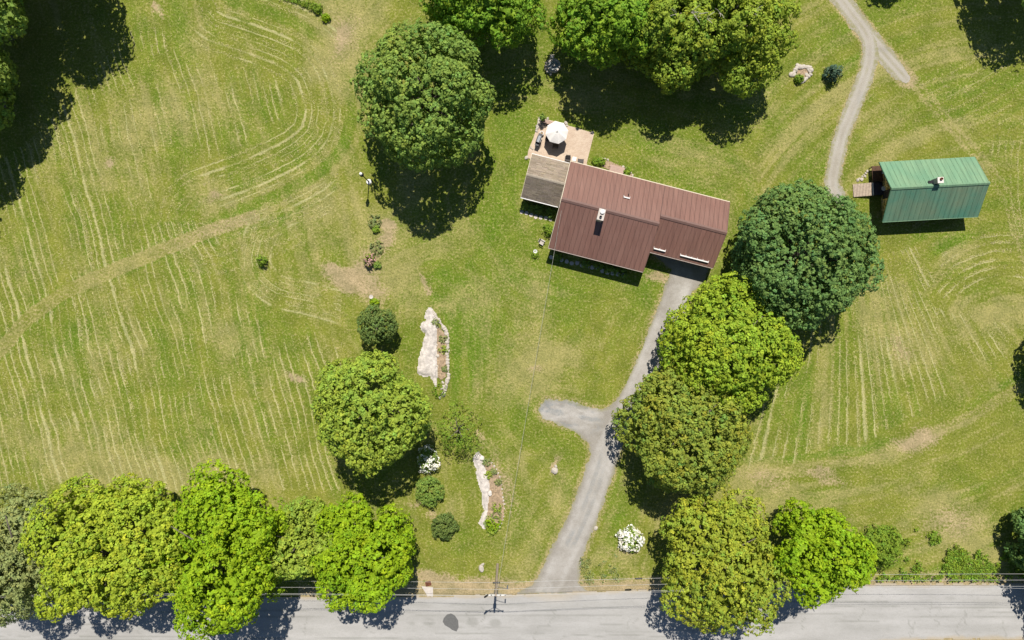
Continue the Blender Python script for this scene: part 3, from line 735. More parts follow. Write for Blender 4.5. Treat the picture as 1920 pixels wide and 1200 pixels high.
GT = 'big trees around the lawn'
smooth = dict(lump=.27, nl=60, gap=.12)
tree('maple_tree', 'large rounded deep green maple standing alone in the upper lawn', 813,222,7.35,15.5,2.2,'deep',101,3800,.29,.255,13,group=GT,**smooth,sy=1.12,zc=.44,fill=.9)
tree('maple_tree', 'green maple cut by the top edge, behind the lone round maple', 905,22,7.0,14.5,2.0,'mid',102,2300,.40,.28,15,group=GT,lump=.36,irr=.4,nl=30,gap=.5,huev=.09,big=8)
tree('maple_tree', 'dense green maple over the round stone basin, left of the top grove', 1139,62,6.4,13.5,1.8,'mid',103,2300,.40,.28,15,group=GT,lump=.36,irr=.4,nl=30,gap=.45,huev=.09,big=8)
tree('locust_tree', 'yellowish open crowned tree in the middle of the top grove', 1238,92,6.3,12.5,1.2,'yellow',104,2100,.42,.27,15,group=GT,lump=.42,irr=.45,nl=26,gap=.75,huev=.08,big=8)
tree('locust_tree', 'yellowish feathery tree at the right end of the top grove', 1332,84,6.8,13.0,1.2,'yellow',105,2500,.42,.26,15,group=GT,lump=.42,irr=.45,nl=28,gap=.75,huev=.08,big=8)
tree('maple_tree', 'very dark blue green round maple beside the green roofed barn', 1464,484,8.05,13.6,1.0,'dark',106,4000,.30,.26,13,group=GT,**smooth,zc=.42,fill=.9)
tree('maple_tree', 'bright yellow green round maple beside the gravel drive', 1336,641,7.05,12.0,1.2,'fresh',107,2900,.38,.25,16,group=GT,lump=.33,irr=.36,gap=.2,nl=44,zc=.42,fill=.9,rough=.035)
tree('maple_tree', 'olive green round maple on the drive, below the yellow green one', 1266,791,7.3,11.8,1.2,'olive',108,3200,.34,.23,15,group=GT,lump=.33,irr=.36,gap=.2,nl=46,zc=.42,huev=.10,fill=.9,rough=.035)
tree('maple_tree', 'olive yellow maple hanging over the road, right of the drive mouth', 1318,1017,7.1,11.8,1.6,'gold',109,2900,.36,.24,15,group=GT,lump=.36,irr=.4,nl=36,huev=.09,fill=.9,big=14)
tree('maple_tree', 'smaller bright green tree over the road next to the olive maple', 1494,1010,5.5,12.6,1.6,'bright',110,1900,.36,.26,15,group=GT,lump=.42,irr=.45,nl=24,gap=.4,big=9)
tree('maple_tree', 'round light green maple alone in the lower left lawn', 718,757,6.2,14.0,2.6,'light',111,2700,.34,.24,15,group=GT,lump=.33,irr=.36,gap=.2,nl=46,zc=.45,fill=.9,rough=.035)
tree('ash_tree', 'grey green feathery tree at the lower left corner', 112,1012,7.2,12.4,.8,'sage',112,2600,.36,.19,16,group=GT,lump=.38,nl=28,huev=.06,gap=.5,big=8)
tree('maple_tree', 'wide yellow green maple in the roadside row, next to the grey green tree', 262,999,8.2,13.2,1.4,'lime',113,3300,.38,.26,15,group=GT,lump=.36,irr=.42,nl=40,fill=.9,gap=.3,big=9)
tree('maple_tree', 'tallest bright green maple in the middle of the roadside row', 468,992,8.3,14.6,1.6,'bright',114,3300,.38,.25,15,group=GT,lump=.38,irr=.42,nl=36,fill=.9,sy=1.12,big=8)
tree('ash_tree', 'narrow pale green tree squeezed between two bright roadside maples', 594,990,4.2,10.4,1.0,'light',115,1500,.34,.22,15,group=GT,lump=.36,nl=26,sy=1.3,gap=.3,big=8)
tree('maple_tree', 'bright green maple at the right end of the left roadside row', 697,1011,6.2,12.6,1.8,'bright',116,2500,.36,.25,15,group=GT,lump=.38,irr=.42,nl=32,gap=.3,fill=.9,big=8)
tree('spruce_tree', 'dark green tree at the lower right edge above the road', 1938,1003,4.9,13.6,.3,'dark',117,1500,.36,.26,15,group=GT,lump=.34,nl=30,zc=.2,big=8)
# trees beyond the edges of the picture, known by their shade
tree('maple_tree', 'dark green tree at the upper left edge', 8,192,6.3,15.0,1.5,'deep',120,2000,.44,.30,14,group=GT,lump=.36,irr=.4,nl=30,gap=.3,big=8)
for k, (px, py, R, H, lab) in enumerate(((150,-62,7.2,21.0,'tree cut by the top edge near the upper left corner, casting deep shade'),(22,-44,7.2,21.0,'tree beyond the upper left corner, casting deep shade'),
        (1905,-52,6.6,14.5,'tree beyond the upper right corner, casting deep shade'),(1968,650,4.2,11.0,'tree beyond the right edge whose shade touches the mown field'),
        (1662,-82,2.7,9.0,'slim tree beyond the top edge beside the gravel track'),(1992,1075,5.4,12.0,'tree beyond the lower right corner shading the road'),(22,62,6.6,20.0,'tall tree beyond the upper left corner, behind the dark green edge tree'),(-95,330,6.5,14.0,'tree beyond the left edge below the dark green tree'))):
    tree('maple_tree', lab, px, py, R, H, H*.16-.7, 'deep', 130+k, int(26*R*R)+200, .52, .36, 12, group='trees beyond the picture edge', lump=.38, nl=26, gap=.45, big=8)

M['dead_wood'] = plain('dead_twig', (.40,.36,.30), .9, .2, 4)
def dead_branches(t, R, H, seed, k):
    rng = random.Random(seed)
    for _ in range(k):
        a = rng.uniform(0, 6.28); r = R*rng.uniform(.1, .5); z = H*(.98-.30*(r/R)**2); p = Vector((r*math.cos(a), r*math.sin(a), z-1.2)); mb = MB()
        for j in range(rng.randint(3, 5)):
            b = a+rng.uniform(-1.3, 1.3); L = rng.uniform(.6, 1.3); q = p+Vector((math.cos(b)*L, math.sin(b)*L, rng.uniform(.8, 1.3)))
            mb.tube([p, p.lerp(q, .5)+Vector((0, 0, .15)), q], [.04, .028, .012], 5)
        mb.build('dead_branch', M['dead_wood'], t)
for t, R, H, sd_, k in TWIGGY: dead_branches(t, R, H, sd_, k)
GS = 'small trees and shrubs on the lawn'
tree('small_tree', 'small dense dark green tree above the light green maple', 716,610,2.35,5.6,.5,'dim',201,800,.20,.15,14,group=GS,lump=.36,nl=26)
tree('larch_tree', 'loose feathery yellow green sapling above the lower rock ledge', 862,800,2.5,5.4,.2,'weed',202,560,.26,.13,9,group=GS,lump=.46,nl=12,gap=.9,fill=.0,zc=.2,sy=1.25,rough=.18)
for k, (px, py, r, lab) in enumerate(((806,918,1.82,'larger of two clipped round green shrubs, the upper one'),(834,984,1.58,'smaller of two clipped round green shrubs, the lower one'))):
    tree('round_shrub', lab, px, py, r, 2.1-.3*k, .05, 'dim' if k else 'deep', 205+k, 520, .16, .11, 13, cat='shrub', group=GS, trunk=False, crown='foliage', lump=.25, nl=36, zc=.3)
tree('shrub', 'broad olive green bush by the road, right of the bright tree', 1642,1017,2.5,3.4,.05,'weed',208,760,.20,.13,13,cat='shrub',group=GS,trunk=False,crown='foliage',lump=.34,nl=26,zc=.25)
def flowering(name, label, px, py, R, H, seed, sx=1, sy=1, n=240, flower=None, green='deep', share=.75):
    rng = np.random.default_rng(seed); t = thing(name, label, 'shrub', tuple(G(px, py)), 0, GS)
    V, Q, C = crown_data(rng, R, .05, H, n, .17, .13, 8, .34, 22, .3, sx, sy); link('foliage', bulk_mesh('foliage', V, Q, attrs={'tint': C}), F[green], t)
    V, Q, C = crown_data(rng, R*1.05, .1, H*1.08, int(n*share), .15, .15, 8, .36, 22, .3, sx, sy, fill=0, huev=.02, rough=.10); link('blossom', bulk_mesh('blossom', V, Q, attrs={'tint': C}), flower or M['blossom'], t)
flowering('flowering_shrub', 'white blossoming shrub at the foot of the light green maple', 804,859,1.25,2.2,211,1,1.35,300)
flowering('flowering_shrub', 'white blossoming shrub with a green heart on the verge right of the drive', 1181,1009,1.4,1.5,212,1.0,1.0,340,share=1.2,green='weed')
flowering('flowering_shrub', 'small pinkish blossoming bush in the dry garden bed', 694,489,.62,1.4,213,1,1.3,80,flower=M['pink_blossom'],green='olive')
for k, (px, py, r, h, mt, lab) in enumerate(((495,489,.55,1.7,'weed','small leafy sapling alone inside the mown loop'),(703,566,.50,1.0,'bright','bright green shrub by the white birdbath, above the dark small tree'),
      (597,18,.60,.8,'weed','small green bush at the end of the weedy strip near the top edge'),(612,36,.45,.7,'bright','tiny bright bush below the weedy strip near the top edge'),
      (1028,432,.75,1.2,'weed','green bush against the left gable of the house'),(1496,149,.50,.9,'weed','leafy bush on the stone ringed bed'),
      (706,430,.40,.5,'weed','low green clump at the top of the dry garden bed'),(703,415,.85,.35,'sage','low grey green plant spreading over the dry garden bed'),
      (708,465,.9,.25,'sage','flat faded plant in the middle of the dry garden bed'),(708,497,.4,.5,'deep','dark green tuft beside the pink bush'),(1750,1005,.7,.6,'weed','low green tuft in the rough grass above the road'),
      (1127,303,.45,.5,'weed','green plant in the bed left of the back stoop'),(1175,322,.45,.5,'weed','green plant in the bed right of the back stoop'),(1117,303,.4,.5,'weed','small green plant at the house corner by the patio'))):
    tree('bush', lab, px, py, r, h, .04, mt, 230+k, 90, .14, .12, 10, cat='bush', group='small bushes in beds and lawn', trunk=(k == 0), crown='foliage', lump=.36, nl=14, zc=.3)
tree('spruce_tree', 'small blue green spruce right of the stone ringed bed', 1556,141,.95,2.6,.1,'blue',250,240,.14,.10,12,group=GS,lump=.3,nl=20,zc=.15,rad=.06,crown='crown',cut=-.9)
for k, (px, py, r, lab) in enumerate(((983,387,.55,'dark shrub by the left corner below the shingled wing'),(996,389,.42,'second dark shrub from the left below the shingled wing'),(1010,391,.5,'third dark shrub from the left below the shingled wing'),(1033,399,.7,'dark shrub in the corner between wing and house'),
      (1046,482,.5,'dark shrub at the left end of the house front'),(1098,494,.55,'dark shrub left of the front door'),(1122,499,.6,'dark shrub right of the front door'),(1140,504,.5,'second dark shrub right of the front door'),(1152,507,.42,'third dark shrub right of the front door'),(1168,512,.6,'dark shrub near the right end of the house front'))):
    tree('foundation_shrub', lab, px, py, r, .9, .03, 'deep', 260+k, 70, .13, .11, 10, cat='shrub', group='shrubs along the house front', trunk=False, crown='foliage', lump=.33, nl=14, zc=.3)
# weeds
def weeds(name, label, fn, bbox, n, seed, mats, h=.5, leaf=.2):
    rng = np.random.default_rng(seed); x0, y0, x1, y1 = bbox
    x = rng.uniform(x0, x1, n*4); y = rng.uniform(y0, y1, n*4); ok = fn(x, y) > 0; x = x[ok][:n]; y = y[ok][:n]; n = len(x)
    hh = h*(.3+fbm(x, y, 26, 3, seed)); per = 7
    c = np.stack([(x-960)/PX, (600-y)/PX, hh], -1); c = np.repeat(c, per, 0)
    pos = c+rng.normal(0, .13, c.shape)*np.array([1, 1, .7]); pos[:, 2] = np.clip(pos[:, 2], .05, None)
    ln = unit(rng.normal(0, .7, pos.shape)+np.array([0, 0, 1])); t = unit(np.cross(ln, rng.normal(0, 1, ln.shape))); b = np.cross(ln, t)
    L = leaf*rng.uniform(.6, 1.4, (len(pos), 1))
    V = np.stack([pos-t*L*.5, pos+b*L*.3, pos+t*L*.5, pos-b*L*.3], 1); V[..., 2] = np.maximum(V[..., 2], .015)
    br = np.repeat(rng.uniform(.6, 1.3, (n, 1)), per, 0)*rng.uniform(.85, 1.15, (len(pos), 1)); hu = np.repeat(rng.normal(0, .12, (n, 1)), per, 0)
    C = np.repeat(np.concatenate([br*(1+hu), br, br*(1-hu*.5), np.ones_like(br)], -1), 4, 0)
    o = link(name, bulk_mesh(name, V.reshape(-1, 3), np.arange(4*len(pos)).reshape(-1, 4), attrs={'tint': C}), F[mats])
    tag(o, label, 'weeds', kind='stuff')
weeds('roadside_weeds', 'bright green weeds and brambles along the right verge of the road',
      lambda x, y: np.maximum(fbm(x, y, 24, 4, 5)-.50-.0035*(1070-y)+.22*(1-np.hypot((x-1835)/60, (y-1062)/16)).clip(0, 2)+.14*(1-np.hypot((x-1785)/26, (y-1035)/26)).clip(0, 1), (y > 1078)*(fbm(x, y, 14, 3, 6)-.35)), (1640,985,1925,1086), 1000, 301, 'weed', .5, .22)
weeds('weedy_strip', 'strip of green weeds at the top edge beside the dry patch', lambda x, y: 5+2*fbm(x, y, 10, 2, 8)-seg_dist(x, y, [(520,-12),(560,2),(585,12),(598,20)]), (510,-20,610,30), 170, 302, 'weed', .35, .18)
weeds('drive_weeds', 'pale weedy tufts on the verge at the drive mouth', lambda x, y: fbm(x, y, 14, 3, 9)-.54, (1088,1040,1160,1092), 120, 303, 'sage', .25, .16)

# ------------------------------------------------------------------ house
HOUSE_RZ = -math.atan2(.248, .969)
house = thing('house', 'brown metal roofed house with a stepped ridge, beside the patio', 'house', tuple(G(1066.6, 312)), HOUSE_RZ)
HL, HSTEP, HD1, HD2 = 19.9, 11.8, 10.75, 8.2      # length, where the roof steps, depths
EAVE = 2.6
R1Y, R1Z = -5.15, EAVE+5.15*.5; R2Y, R2Z = -4.1, EAVE+4.1*.5
def roof_z(y, sec):
    ry, rz, dp = (R1Y, R1Z, HD1) if sec == 1 else (R2Y, R2Z, HD2)
    if y > ry: return EAVE + (rz-EAVE)*(y/ry)
    return EAVE + (rz-EAVE)*(y+dp)/(dp+ry)
# walls
def wall_prof(sec, yb, yf): 
    ry = R1Y if sec == 1 else R2Y; rz = R1Z if sec == 1 else R2Z
    return [(yb, 0), (yb, roof_z(yb, sec)-.22), (ry, rz-.24), (yf, roof_z(yf, sec)-.22), (yf, 0)]
MB().prism_x(wall_prof(1, -.4, -10.05), .35, HSTEP-.35).build('wall', M['siding'], house)
MB().prism_x(wall_prof(2, -.4, -6.6), HSTEP-.345, HL-.35).build('wall', M['siding'], house)
def window(parent, x, y, z, w, h, axis='y', side=-1):
    # side: direction the pane faces along the axis
    fr = MB(); t = .06
    def bx(a0, a1, z0, z1, d0, d1):
        if axis == 'y': fr.box((a0, min(y+side*d0, y+side*d1), z0), (a1, max(y+side*d0, y+side*d1), z1))
        else: fr.box((min(x+side*d0, x+side*d1), a0, z0), (max(x+side*d0, x+side*d1), a1, z1))
    c = x if axis == 'y' else y
    bx(c-w/2-t, c-w/2, z-t, z+h+t, .003, .06); bx(c+w/2, c+w/2+t, z-t, z+h+t, .003, .06)
    bx(c-w/2, c+w/2, z+h, z+h+t, .003, .06); bx(c-w/2, c+w/2, z-t, z, .003, .08); bx(c-w/2, c+w/2, z+h*.5-.02, z+h*.5+.02, .005, .045)
    f = fr.build('window', M['white_trim'], parent)
    g = MB(); fr2 = fr; fr = g; bx(c-w/2, c+w/2, z, z+h*.5-.02, .004, .025); bx(c-w/2, c+w/2, z+h*.5+.02, z+h, .004, .025)
    g.build('pane', M['glass'], f)
    return f
for x in (1.6, 3.6, 7.6, 9.9): window(house, x, -10.05, .9, 1.1, 1.2)
for x in (2.5, 5.0, 9.5, 14.0, 17.0): window(house, x, -.4, 1.0, 1.0, 1.1, 'y', 1)
window(house, .35, -3.2, 1.0, 1.0, 1.2, 'x', -1); window(house, .35, -8.3, 1.0, 1.1, 1.2, 'x', -1)
window(house, HL-.35, -3.0, 1.0, 1.0, 1.2, 'x', 1)
d = MB().box((5.3, -10.10, .02), (6.25, -10.053, 2.1)).build('door', M['door'], house)
MB().box((6.1, -10.15, 1.0), (6.16, -10.101, 1.12)).build('handle', M['grey_metal'], d)
MB().box((5.2, -10.13, 2.1), (6.35, -10.053, 2.2)).build('door_trim', M['white_trim'], house)
d = MB()
for k in range(4): d.box((13.6, -6.66, .03+.53*k), (18.2, -6.603, .53+.53*k))
d.build('garage_door', M['white_trim'], house)
d = MB().box((5.3, -.397, .45), (6.3, -.35, 2.3)).build('door', M['door'], house)
for x in (12.3, 16.0, HL-.35): MB().box((x-.07, -7.72, 0), (x+.07, -7.58, roof_z(-7.65, 2)-.2)).build('carport_post', M['white_trim'], house)

def slope(parent_roof, name, x0, x1, ye, ze, yr, zr, mat, pitch, gap=.018, rib=.040, thick=.03, rise=.03):
    """single metal sheets with a raised seam, from the eave (ye) to the ridge (yr)"""
    n = max(1, round((x1-x0)/pitch)); w = (x1-x0)/n
    L = math.hypot(yr-ye, zr-ze); dy, dz = (yr-ye)/L, (zr-ze)/L
    nrm = Vector((0, -dz, dy)) if dy > 0 else Vector((0, dz, -dy))
    def at(x, s, h): return Vector((x, dy*s, dz*s)) + nrm*h
    mb = MB()
    def slab(xa, xb, h0, h1):
        mb.add([at(xa,0,h0), at(xb,0,h0), at(xb,L,h0), at(xa,L,h0), at(xa,0,h1), at(xb,0,h1), at(xb,L,h1), at(xa,L,h1)],
               [(0,3,2,1),(4,5,6,7),(0,1,5,4),(1,2,6,5),(2,3,7,6),(3,0,4,7)] if dy > 0 else [(0,1,2,3),(7,6,5,4),(4,5,1,0),(5,6,2,1),(6,7,3,2),(7,4,0,3)])
    slab(gap, w-gap-rib, .004, thick); slab(w-gap-rib+.004, w-gap, .004, thick+rise)
    me = None
    for k in range(n):
        if me is None:
            o = mb.build(name, mat, parent_roof); me = o.data
        else:
            o = link(name, me, None, parent_roof)
        o.location = (x0+w*k, ye, ze)
def deck(secs, x0, x1, parent, mat, name='roof', t=.14):
    """solid roof body: outline of the two slopes"""
    yb, ze, yr, zr, yf = secs
    return MB().prism_x([(yb, ze), (yr, zr), (yf, ze), (yf, ze-t), (yr, zr-t), (yb, ze-t)], x0, x1).build(name, mat, parent)
roof1 = deck((0, EAVE, R1Y, R1Z, -HD1), 0, HSTEP, house, M['roof_dark'])
roof2 = deck((0, EAVE-.003, R2Y, R2Z-.003, -HD2), HSTEP+.002, HL, house, M['roof_dark'])
slope(roof1, 'roof_panel', .02, HSTEP, 0, EAVE, R1Y, R1Z, M['roof_brown'], .58)
slope(roof1, 'roof_panel', .02, HSTEP, -HD1, EAVE, R1Y, R1Z, M['roof_brown'], .58)
slope(roof2, 'roof_panel', HSTEP+.03, HL, 0, EAVE, R2Y, R2Z, M['roof_brown'], .58)
slope(roof2, 'roof_panel', HSTEP+.03, HL, -HD2, EAVE, R2Y, R2Z, M['roof_brown'], .58, gap=.014)
def ridge_cap(x0, x1, y, z, parent, mat, w=.24, s=.5):
    MB().prism_x([(y+w, z-w*s+.10), (y, z+.10), (y-w, z-w*s+.10), (y-w, z-w*s+.05), (y+w, z-w*s+.05)], x0, x1).build('ridge_cap', mat, parent)
ridge_cap(-.02, HSTEP+.03, R1Y, R1Z, roof1, M['roof_trim']); ridge_cap(HSTEP+.035, HL+.02, R2Y, R2Z, roof2, M['roof_trim'])
for (x0, x1, y, s, par, mt) in ((-.04, HL+.02, .0, 1, roof1, 'cream_trim'), (-.04, HSTEP+.02, -HD1, -1, roof1, 'pale_gutter'), (HSTEP+.1, HL+.02, -HD2, -1, roof2, 'pale_gutter')):
    a, b_ = (y+.004, y+.12) if s > 0 else (y-.12, y-.004)
    MB().box((x0, a, EAVE-.13), (x1, b_, EAVE-.02)).build('gutter', M[mt], par)
for (x, yb, ye, sec, par, dx) in ((-.06, 0, -HD1, 1, roof1, .055), (HL+.004, 0, -HD2, 2, roof2, .055), (HSTEP+.003, -5.9, -HD1, 1, roof1, .05)):
    for (ya, yc) in ((yb, R1Y if sec == 1 else R2Y), (ye, R1Y if sec == 1 else R2Y)):
        if x > 1 and sec == 1 and ya > -1: continue
        za, zc_ = roof_z(ya, sec), roof_z(yc, sec)
        MB().prism_x([(ya, za+.03), (yc, zc_+.03), (yc, zc_-.16), (ya, za-.16)], x, x+dx).build('rake_board', M['cream_trim'] if x < 1 else M['roof_trim'], par)
# chimney
ch = MB().box((4.55, -6.55, R1Z-1.0), (5.2, -5.35, R1Z+.95)).build('chimney', M['brick'], roof1)
MB().box((4.48, -6.62, R1Z+.952), (5.27, -5.28, R1Z+1.07)).build('chimney_cap', M['concrete'], ch)
MB()._lathe([(.22, R1Z+1.072), (.22, R1Z+1.16), (.27, R1Z+1.17), (.27, R1Z+1.26), (.12, R1Z+1.30)], 12, (4.9, -5.62, 0)).build('flue_cover', M['white_trim'], ch)
MB()._lathe([(.15, R1Z+1.072), (.15, R1Z+1.28), (.11, R1Z+1.28), (.11, R1Z+1.10)], 12, (4.85, -6.25, 0)).build('flue', M['dark_metal'], ch)
# vent and snow guards
MB().tube([(7.62, -2.4, roof_z(-2.4,1)), (7.62, -2.4, roof_z(-2.4,1)+.45)], .05, 8).build('vent_pipe', M['dark_metal'], roof1)
def guard(x0, x1, y, sec, par):
    g = MB(); z = roof_z(y, sec)+.03
    g.box((x0, y-.07, z+.02), (x1, y+.07, z+.20))
    for k in range(max(2, int((x1-x0)/.6)+1)):
        xx = x0+(x1-x0)*k/max(1, int((x1-x0)/.6)); g.box((xx-.02, y+.072, z), (xx+.02, y+.22, z+.12))
    g.build('snow_guard', M['white_trim'], par)
guard(7.1, 7.85, -2.9, 1, roof1); guard(12.3, 13.75, -7.75, 2, roof2); guard(15.6, 19.1, -7.75, 2, roof2)
# shingled wing, part of the house
WX0, WY0, WY1, WZE, WZR = -4.75, -.2, -5.6, 2.3, 3.0
WYR = (WY0+WY1)/2
MB().prism_x([(WY0-.3, 0), (WY0-.3, WZE-.05), (WYR, WZR-.14), (WY1+.55, WZE-.02), (WY1+.55, 0)], WX0+.3, .345).build('wall', M['siding'], house)
wing_roof = deck((WY0, WZE, WYR, WZR, WY1), WX0, -.065, house, M['concrete'], 'wing_roof', .12)
def shingle_courses(parent):
    rng = random.Random(3); V = []; Fc = []; T = []
    for (ye, sgn) in ((WY0, 1), (WY1, -1)):
        L = math.hypot(WYR-ye, WZR-WZE); dy, dz = (WYR-ye)/L, (WZR-WZE)/L; rows = 20
        for r in range(rows):
            x = WX0-.02; s0 = L*r/rows-.02; s1 = s0+L/rows+.05
            while x < -.07:
                w = min(rng.uniform(.25, .95), -.065-x); 
                if w < .03: break
                h0, h1 = .028+.008*rng.random(), .012
                b = len(V)
                for (xx, ss, hh) in ((x, s0, h0), (x+w-.012, s0, h0), (x+w-.012, s1, h1), (x, s1, h1), (x, s0, 0), (x+w-.012, s0, 0)):
                    V.append((xx, ye+dy*ss, WZE+dz*ss+hh))
                f = [(0,1,2,3), (4,5,1,0)] if sgn < 0 else [(3,2,1,0), (0,1,5,4)]
                Fc += [tuple(b+i for i in q) for q in f]; t = rng.choice((.78, .9, .95, 1.0, 1.06, 1.18)); T += [(t, t*rng.uniform(.97, 1.02), t*rng.uniform(.93, 1.03), 1)]*6
                x += w
    me = bulk_mesh('shingles', np.array(V), np.array(Fc), attrs={'tint': np.array(T)})
    o = link('shingles', me, M['shingle'], parent); o['kind'] = 'stuff'
shingle_courses(wing_roof)
MB().prism_x([(WYR+.16, WZR+.02), (WYR, WZR+.07), (WYR-.16, WZR+.02), (WYR-.16, WZR-.01), (WYR+.16, WZR-.01)], WX0-.03, -.07).build('ridge_cap', plain('pale_shingle_cap', (.27,.23,.18), .9, .2), wing_roof)
MB().box((WX0-.05, WY1-.13, WZE-.13), (-.1, WY1-.004, WZE-.0)).build('gutter', M['white_trim'], wing_roof)
MB().box((WX0-.05, WY0+.004, WZE-.13), (-.1, WY0+.10, WZE-.0)).build('gutter', M['white_trim'], wing_roof)
for (ya, yc) in ((WY0, WYR), (WY1, WYR)):
    MB().prism_x([(ya, WZE+.02), (yc, WZR+.02), (yc, WZR-.16), (ya, WZE-.16)], WX0-.055, WX0-.004).build('rake_board', M['cream_trim'], wing_roof)
for x in (-4.0, -2.6, -1.2): window(house, x, WY1+.55, .9, .9, 1.0)
for x in (-3.4, -1.4): window(house, x, WY0-.3, .9, .9, 1.0, 'y', 1)
# back stoop and front walk
MB().box((5.0, -.345, 0), (6.75, 1.25, .42)).box((4.95, 1.252, 0), (6.8, 1.5, .2)).build('stoop', M['stoop'], house)
w = thing('front_walk', 'pale stepping stone walk in the shade along the house front', 'walk', tuple(G(1066.6, 312)), HOUSE_RZ)
rw = random.Random(12)
for k in range(15):
    x = .7+k*.66; y = -11.55+rw.uniform(-.12, .12)
    pts = [(x+.3*rw.uniform(.75,1.05)*math.cos(a), y+.3*rw.uniform(.75,1.05)*math.sin(a)) for a in [i*math.pi/4 for i in range(8)]]
    MB().prism_z(pts, .004, .05).build('stone', M['concrete'], w)
w = thing('wing_walk', 'stepping stone walk in the shade below the shingled wing', 'walk', tuple(G(1066.6, 312)), HOUSE_RZ)
for k in range(7):
    x = -4.3+k*.62; y = -7.05+rw.uniform(-.1, .1)
    pts = [(x+.28*rw.uniform(.75,1.05)*math.cos(a), y+.28*rw.uniform(.75,1.05)*math.sin(a)) for a in [i*math.pi/4 for i in range(8)]]
    MB().prism_z(pts, .004, .05).build('stone', M['concrete'], w)
def house_pt(x, y, z=0): 
    v = Matrix.Rotation(HOUSE_RZ, 4, 'Z') @ Vector((x, y, z)); return v + G(1066.6, 312)

# ------------------------------------------------------------------ barn
BRZ = math.atan2(9.7, 174.6)
barn = thing('barn', 'green metal roofed barn with shingled walls at the end of the gravel path', 'barn', tuple(G(1631, 311.6)), BRZ)
BL, BD, BE, BR = 11.65, 7.28, 2.2, 4.5
MB().prism_x([(-.45, 0), (-.45, BE+.02), (-BD/2, BR-.2), (-BD+.45, BE+.02), (-BD+.45, 0)], 1.22, BL-.5).build('wall', M['wood_brown'], barn)
broof = deck((0, BE, -BD/2, BR, -BD), 0, BL, barn, M['green_dark'])
slope(broof, 'roof_panel', .02, BL, 0, BE, -BD/2, BR, M['green_roof'], .60, .012, .04, .02, .018)
slope(broof, 'roof_panel', .02, BL, -BD, BE, -BD/2, BR, M['green_roof_front'], .60, .012, .04, .02, .018)
ridge_cap(-.02, BL+.02, -BD/2, BR, broof, M['green_roof'], .2, .63)
for (ya, yc) in ((0, -BD/2), (-BD, -BD/2)):
    MB().prism_x([(ya, BE+.03), (yc, BR+.03), (yc, BR-.16), (ya, BE-.16)], -.05, -.004).build('rake_board', M['green_dark'], broof)
MB().box((-.02, -BD-.08, BE-.1), (BL, -BD-.004, BE+.0)).build('gutter', M['green_roof'], broof)
def barn_wall_shingles():
    rng = random.Random(9); V = []; Fc = []; T = []
    x = 1.22; z = 0.05
    while z < 4.1:
        half = min(BD/2-.45, (BR-.25-z)/(BR-BE)*BD/2); y = -BD/2-half
        if half < .1: break
        while y < -BD/2+half-.02:
            w = min(rng.uniform(.12, .4), -BD/2+half-y); d0 = rng.uniform(.05, .10); d1 = .012; b = len(V)
            for (yy, zz, dd) in ((y, z, d0), (y+w-.015, z, d0), (y+w-.015, z+.25, d1), (y, z+.25, d1), (y, z, 0), (y+w-.015, z, 0), (y, z+.25, 0), (y+w-.015, z+.25, 0)):
                V.append((x-dd, yy, zz))
            Fc += [tuple(b+i for i in q) for q in ((0,3,2,1), (4,0,1,5), (4,6,3,0), (5,1,2,7))]
            t = rng.choice((.45, .7, .9, 1.1, 1.4, 1.7)); T += [(t, t*rng.uniform(.85, 1), t*rng.uniform(.6, 1), 1)]*8; y += w  # wide spread of tints paints uneven sunlight on the shingles
        z += .22
    o = link('wall_shingles', bulk_mesh('wall_shingles', np.array(V), np.array(Fc), attrs={'tint': np.array(T)}), M['barn_shingle'], barn); o['kind'] = 'stuff'
barn_wall_shingles()
ch = MB().box((5.05, -3.42, BR-.9), (5.65, -2.82, BR+.72)).build('chimney', M['brick'], broof)
MB().box((5.0, -3.47, BR+.722), (5.7, -2.77, BR+.82)).build('chimney_cap', M['boulder'], ch)
MB()._lathe([(.16, BR+.822), (.16, BR+1.0), (.11, BR+1.0), (.11, BR+.84)], 12, (5.4, -3.0, 0)).build('flue', M['rust'], ch)
MB().box((4.5, -3.3, 4.28), (5.04, -2.95, 4.36)).build('chimney_dark_side_plate', M['dark_metal'], ch)  # added dark plate standing in for the chimney's dark left side
d = MB().box((1.135, -4.3, .55), (1.118, -3.3, 2.5)).build('door', M['wood_dark'], barn); 
MB().box((1.09, -3.5, 1.4), (1.117, -3.42, 1.55)).build('handle', M['grey_metal'], d)
window(barn, 4.0, -BD+.45, .9, .9, 1.0); window(barn, 8.0, -BD+.45, .9, .9, 1.0); window(barn, 3.5, -.45, .9, .9, 1.0, 'y', 1); window(barn, 8.0, -.45, .9, .9, 1.0, 'y', 1)
# entrance deck: brown platform, dark landing, pale ramp
dk = thing('entrance_deck', 'wooden deck with brown platform and pale plank ramp at the barn gable', 'deck', tuple(G(1631, 311.6)), BRZ)
for k in range(9):
    x0 = -.20+k*.145
    MB().box((x0, -2.05, .78), (x0+.135, -.18+.10*0, .83)).build('platform_board', M['wood_brown'], dk)
for (x, y) in ((-.1, -.3), (-.1, -1.95), (.95, -.3), (.95, -1.95)):
    MB().box((x-.05, y-.05, 0), (x+.05, y+.05, .778)).build('post', M['wood_dark'], dk)
MB().box((-.20, -2.05, .60), (1.10, -2.01, .775)).box((-.20, -.22, .60), (1.10, -.18, .775)).build('joist', M['wood_dark'], dk)
rail = MB().box((1.02, -1.2, .832), (1.09, -.2, 1.65)).build('rail_panel', M['white_trim'], dk)
for k in range(7):
    x0 = -.05+k*.17
    MB().box((x0, -3.75, .50), (x0+.16, -2.075, .55)).build('landing_board', M['wood_dark'], dk)
for (x, y) in ((.0, -3.7), (.0, -2.15), (1.0, -3.7), (1.0, -2.15)):
    MB().box((x-.05, y-.05, 0), (x+.05, y+.05, .498)).build('post', M['wood_dark'], dk)
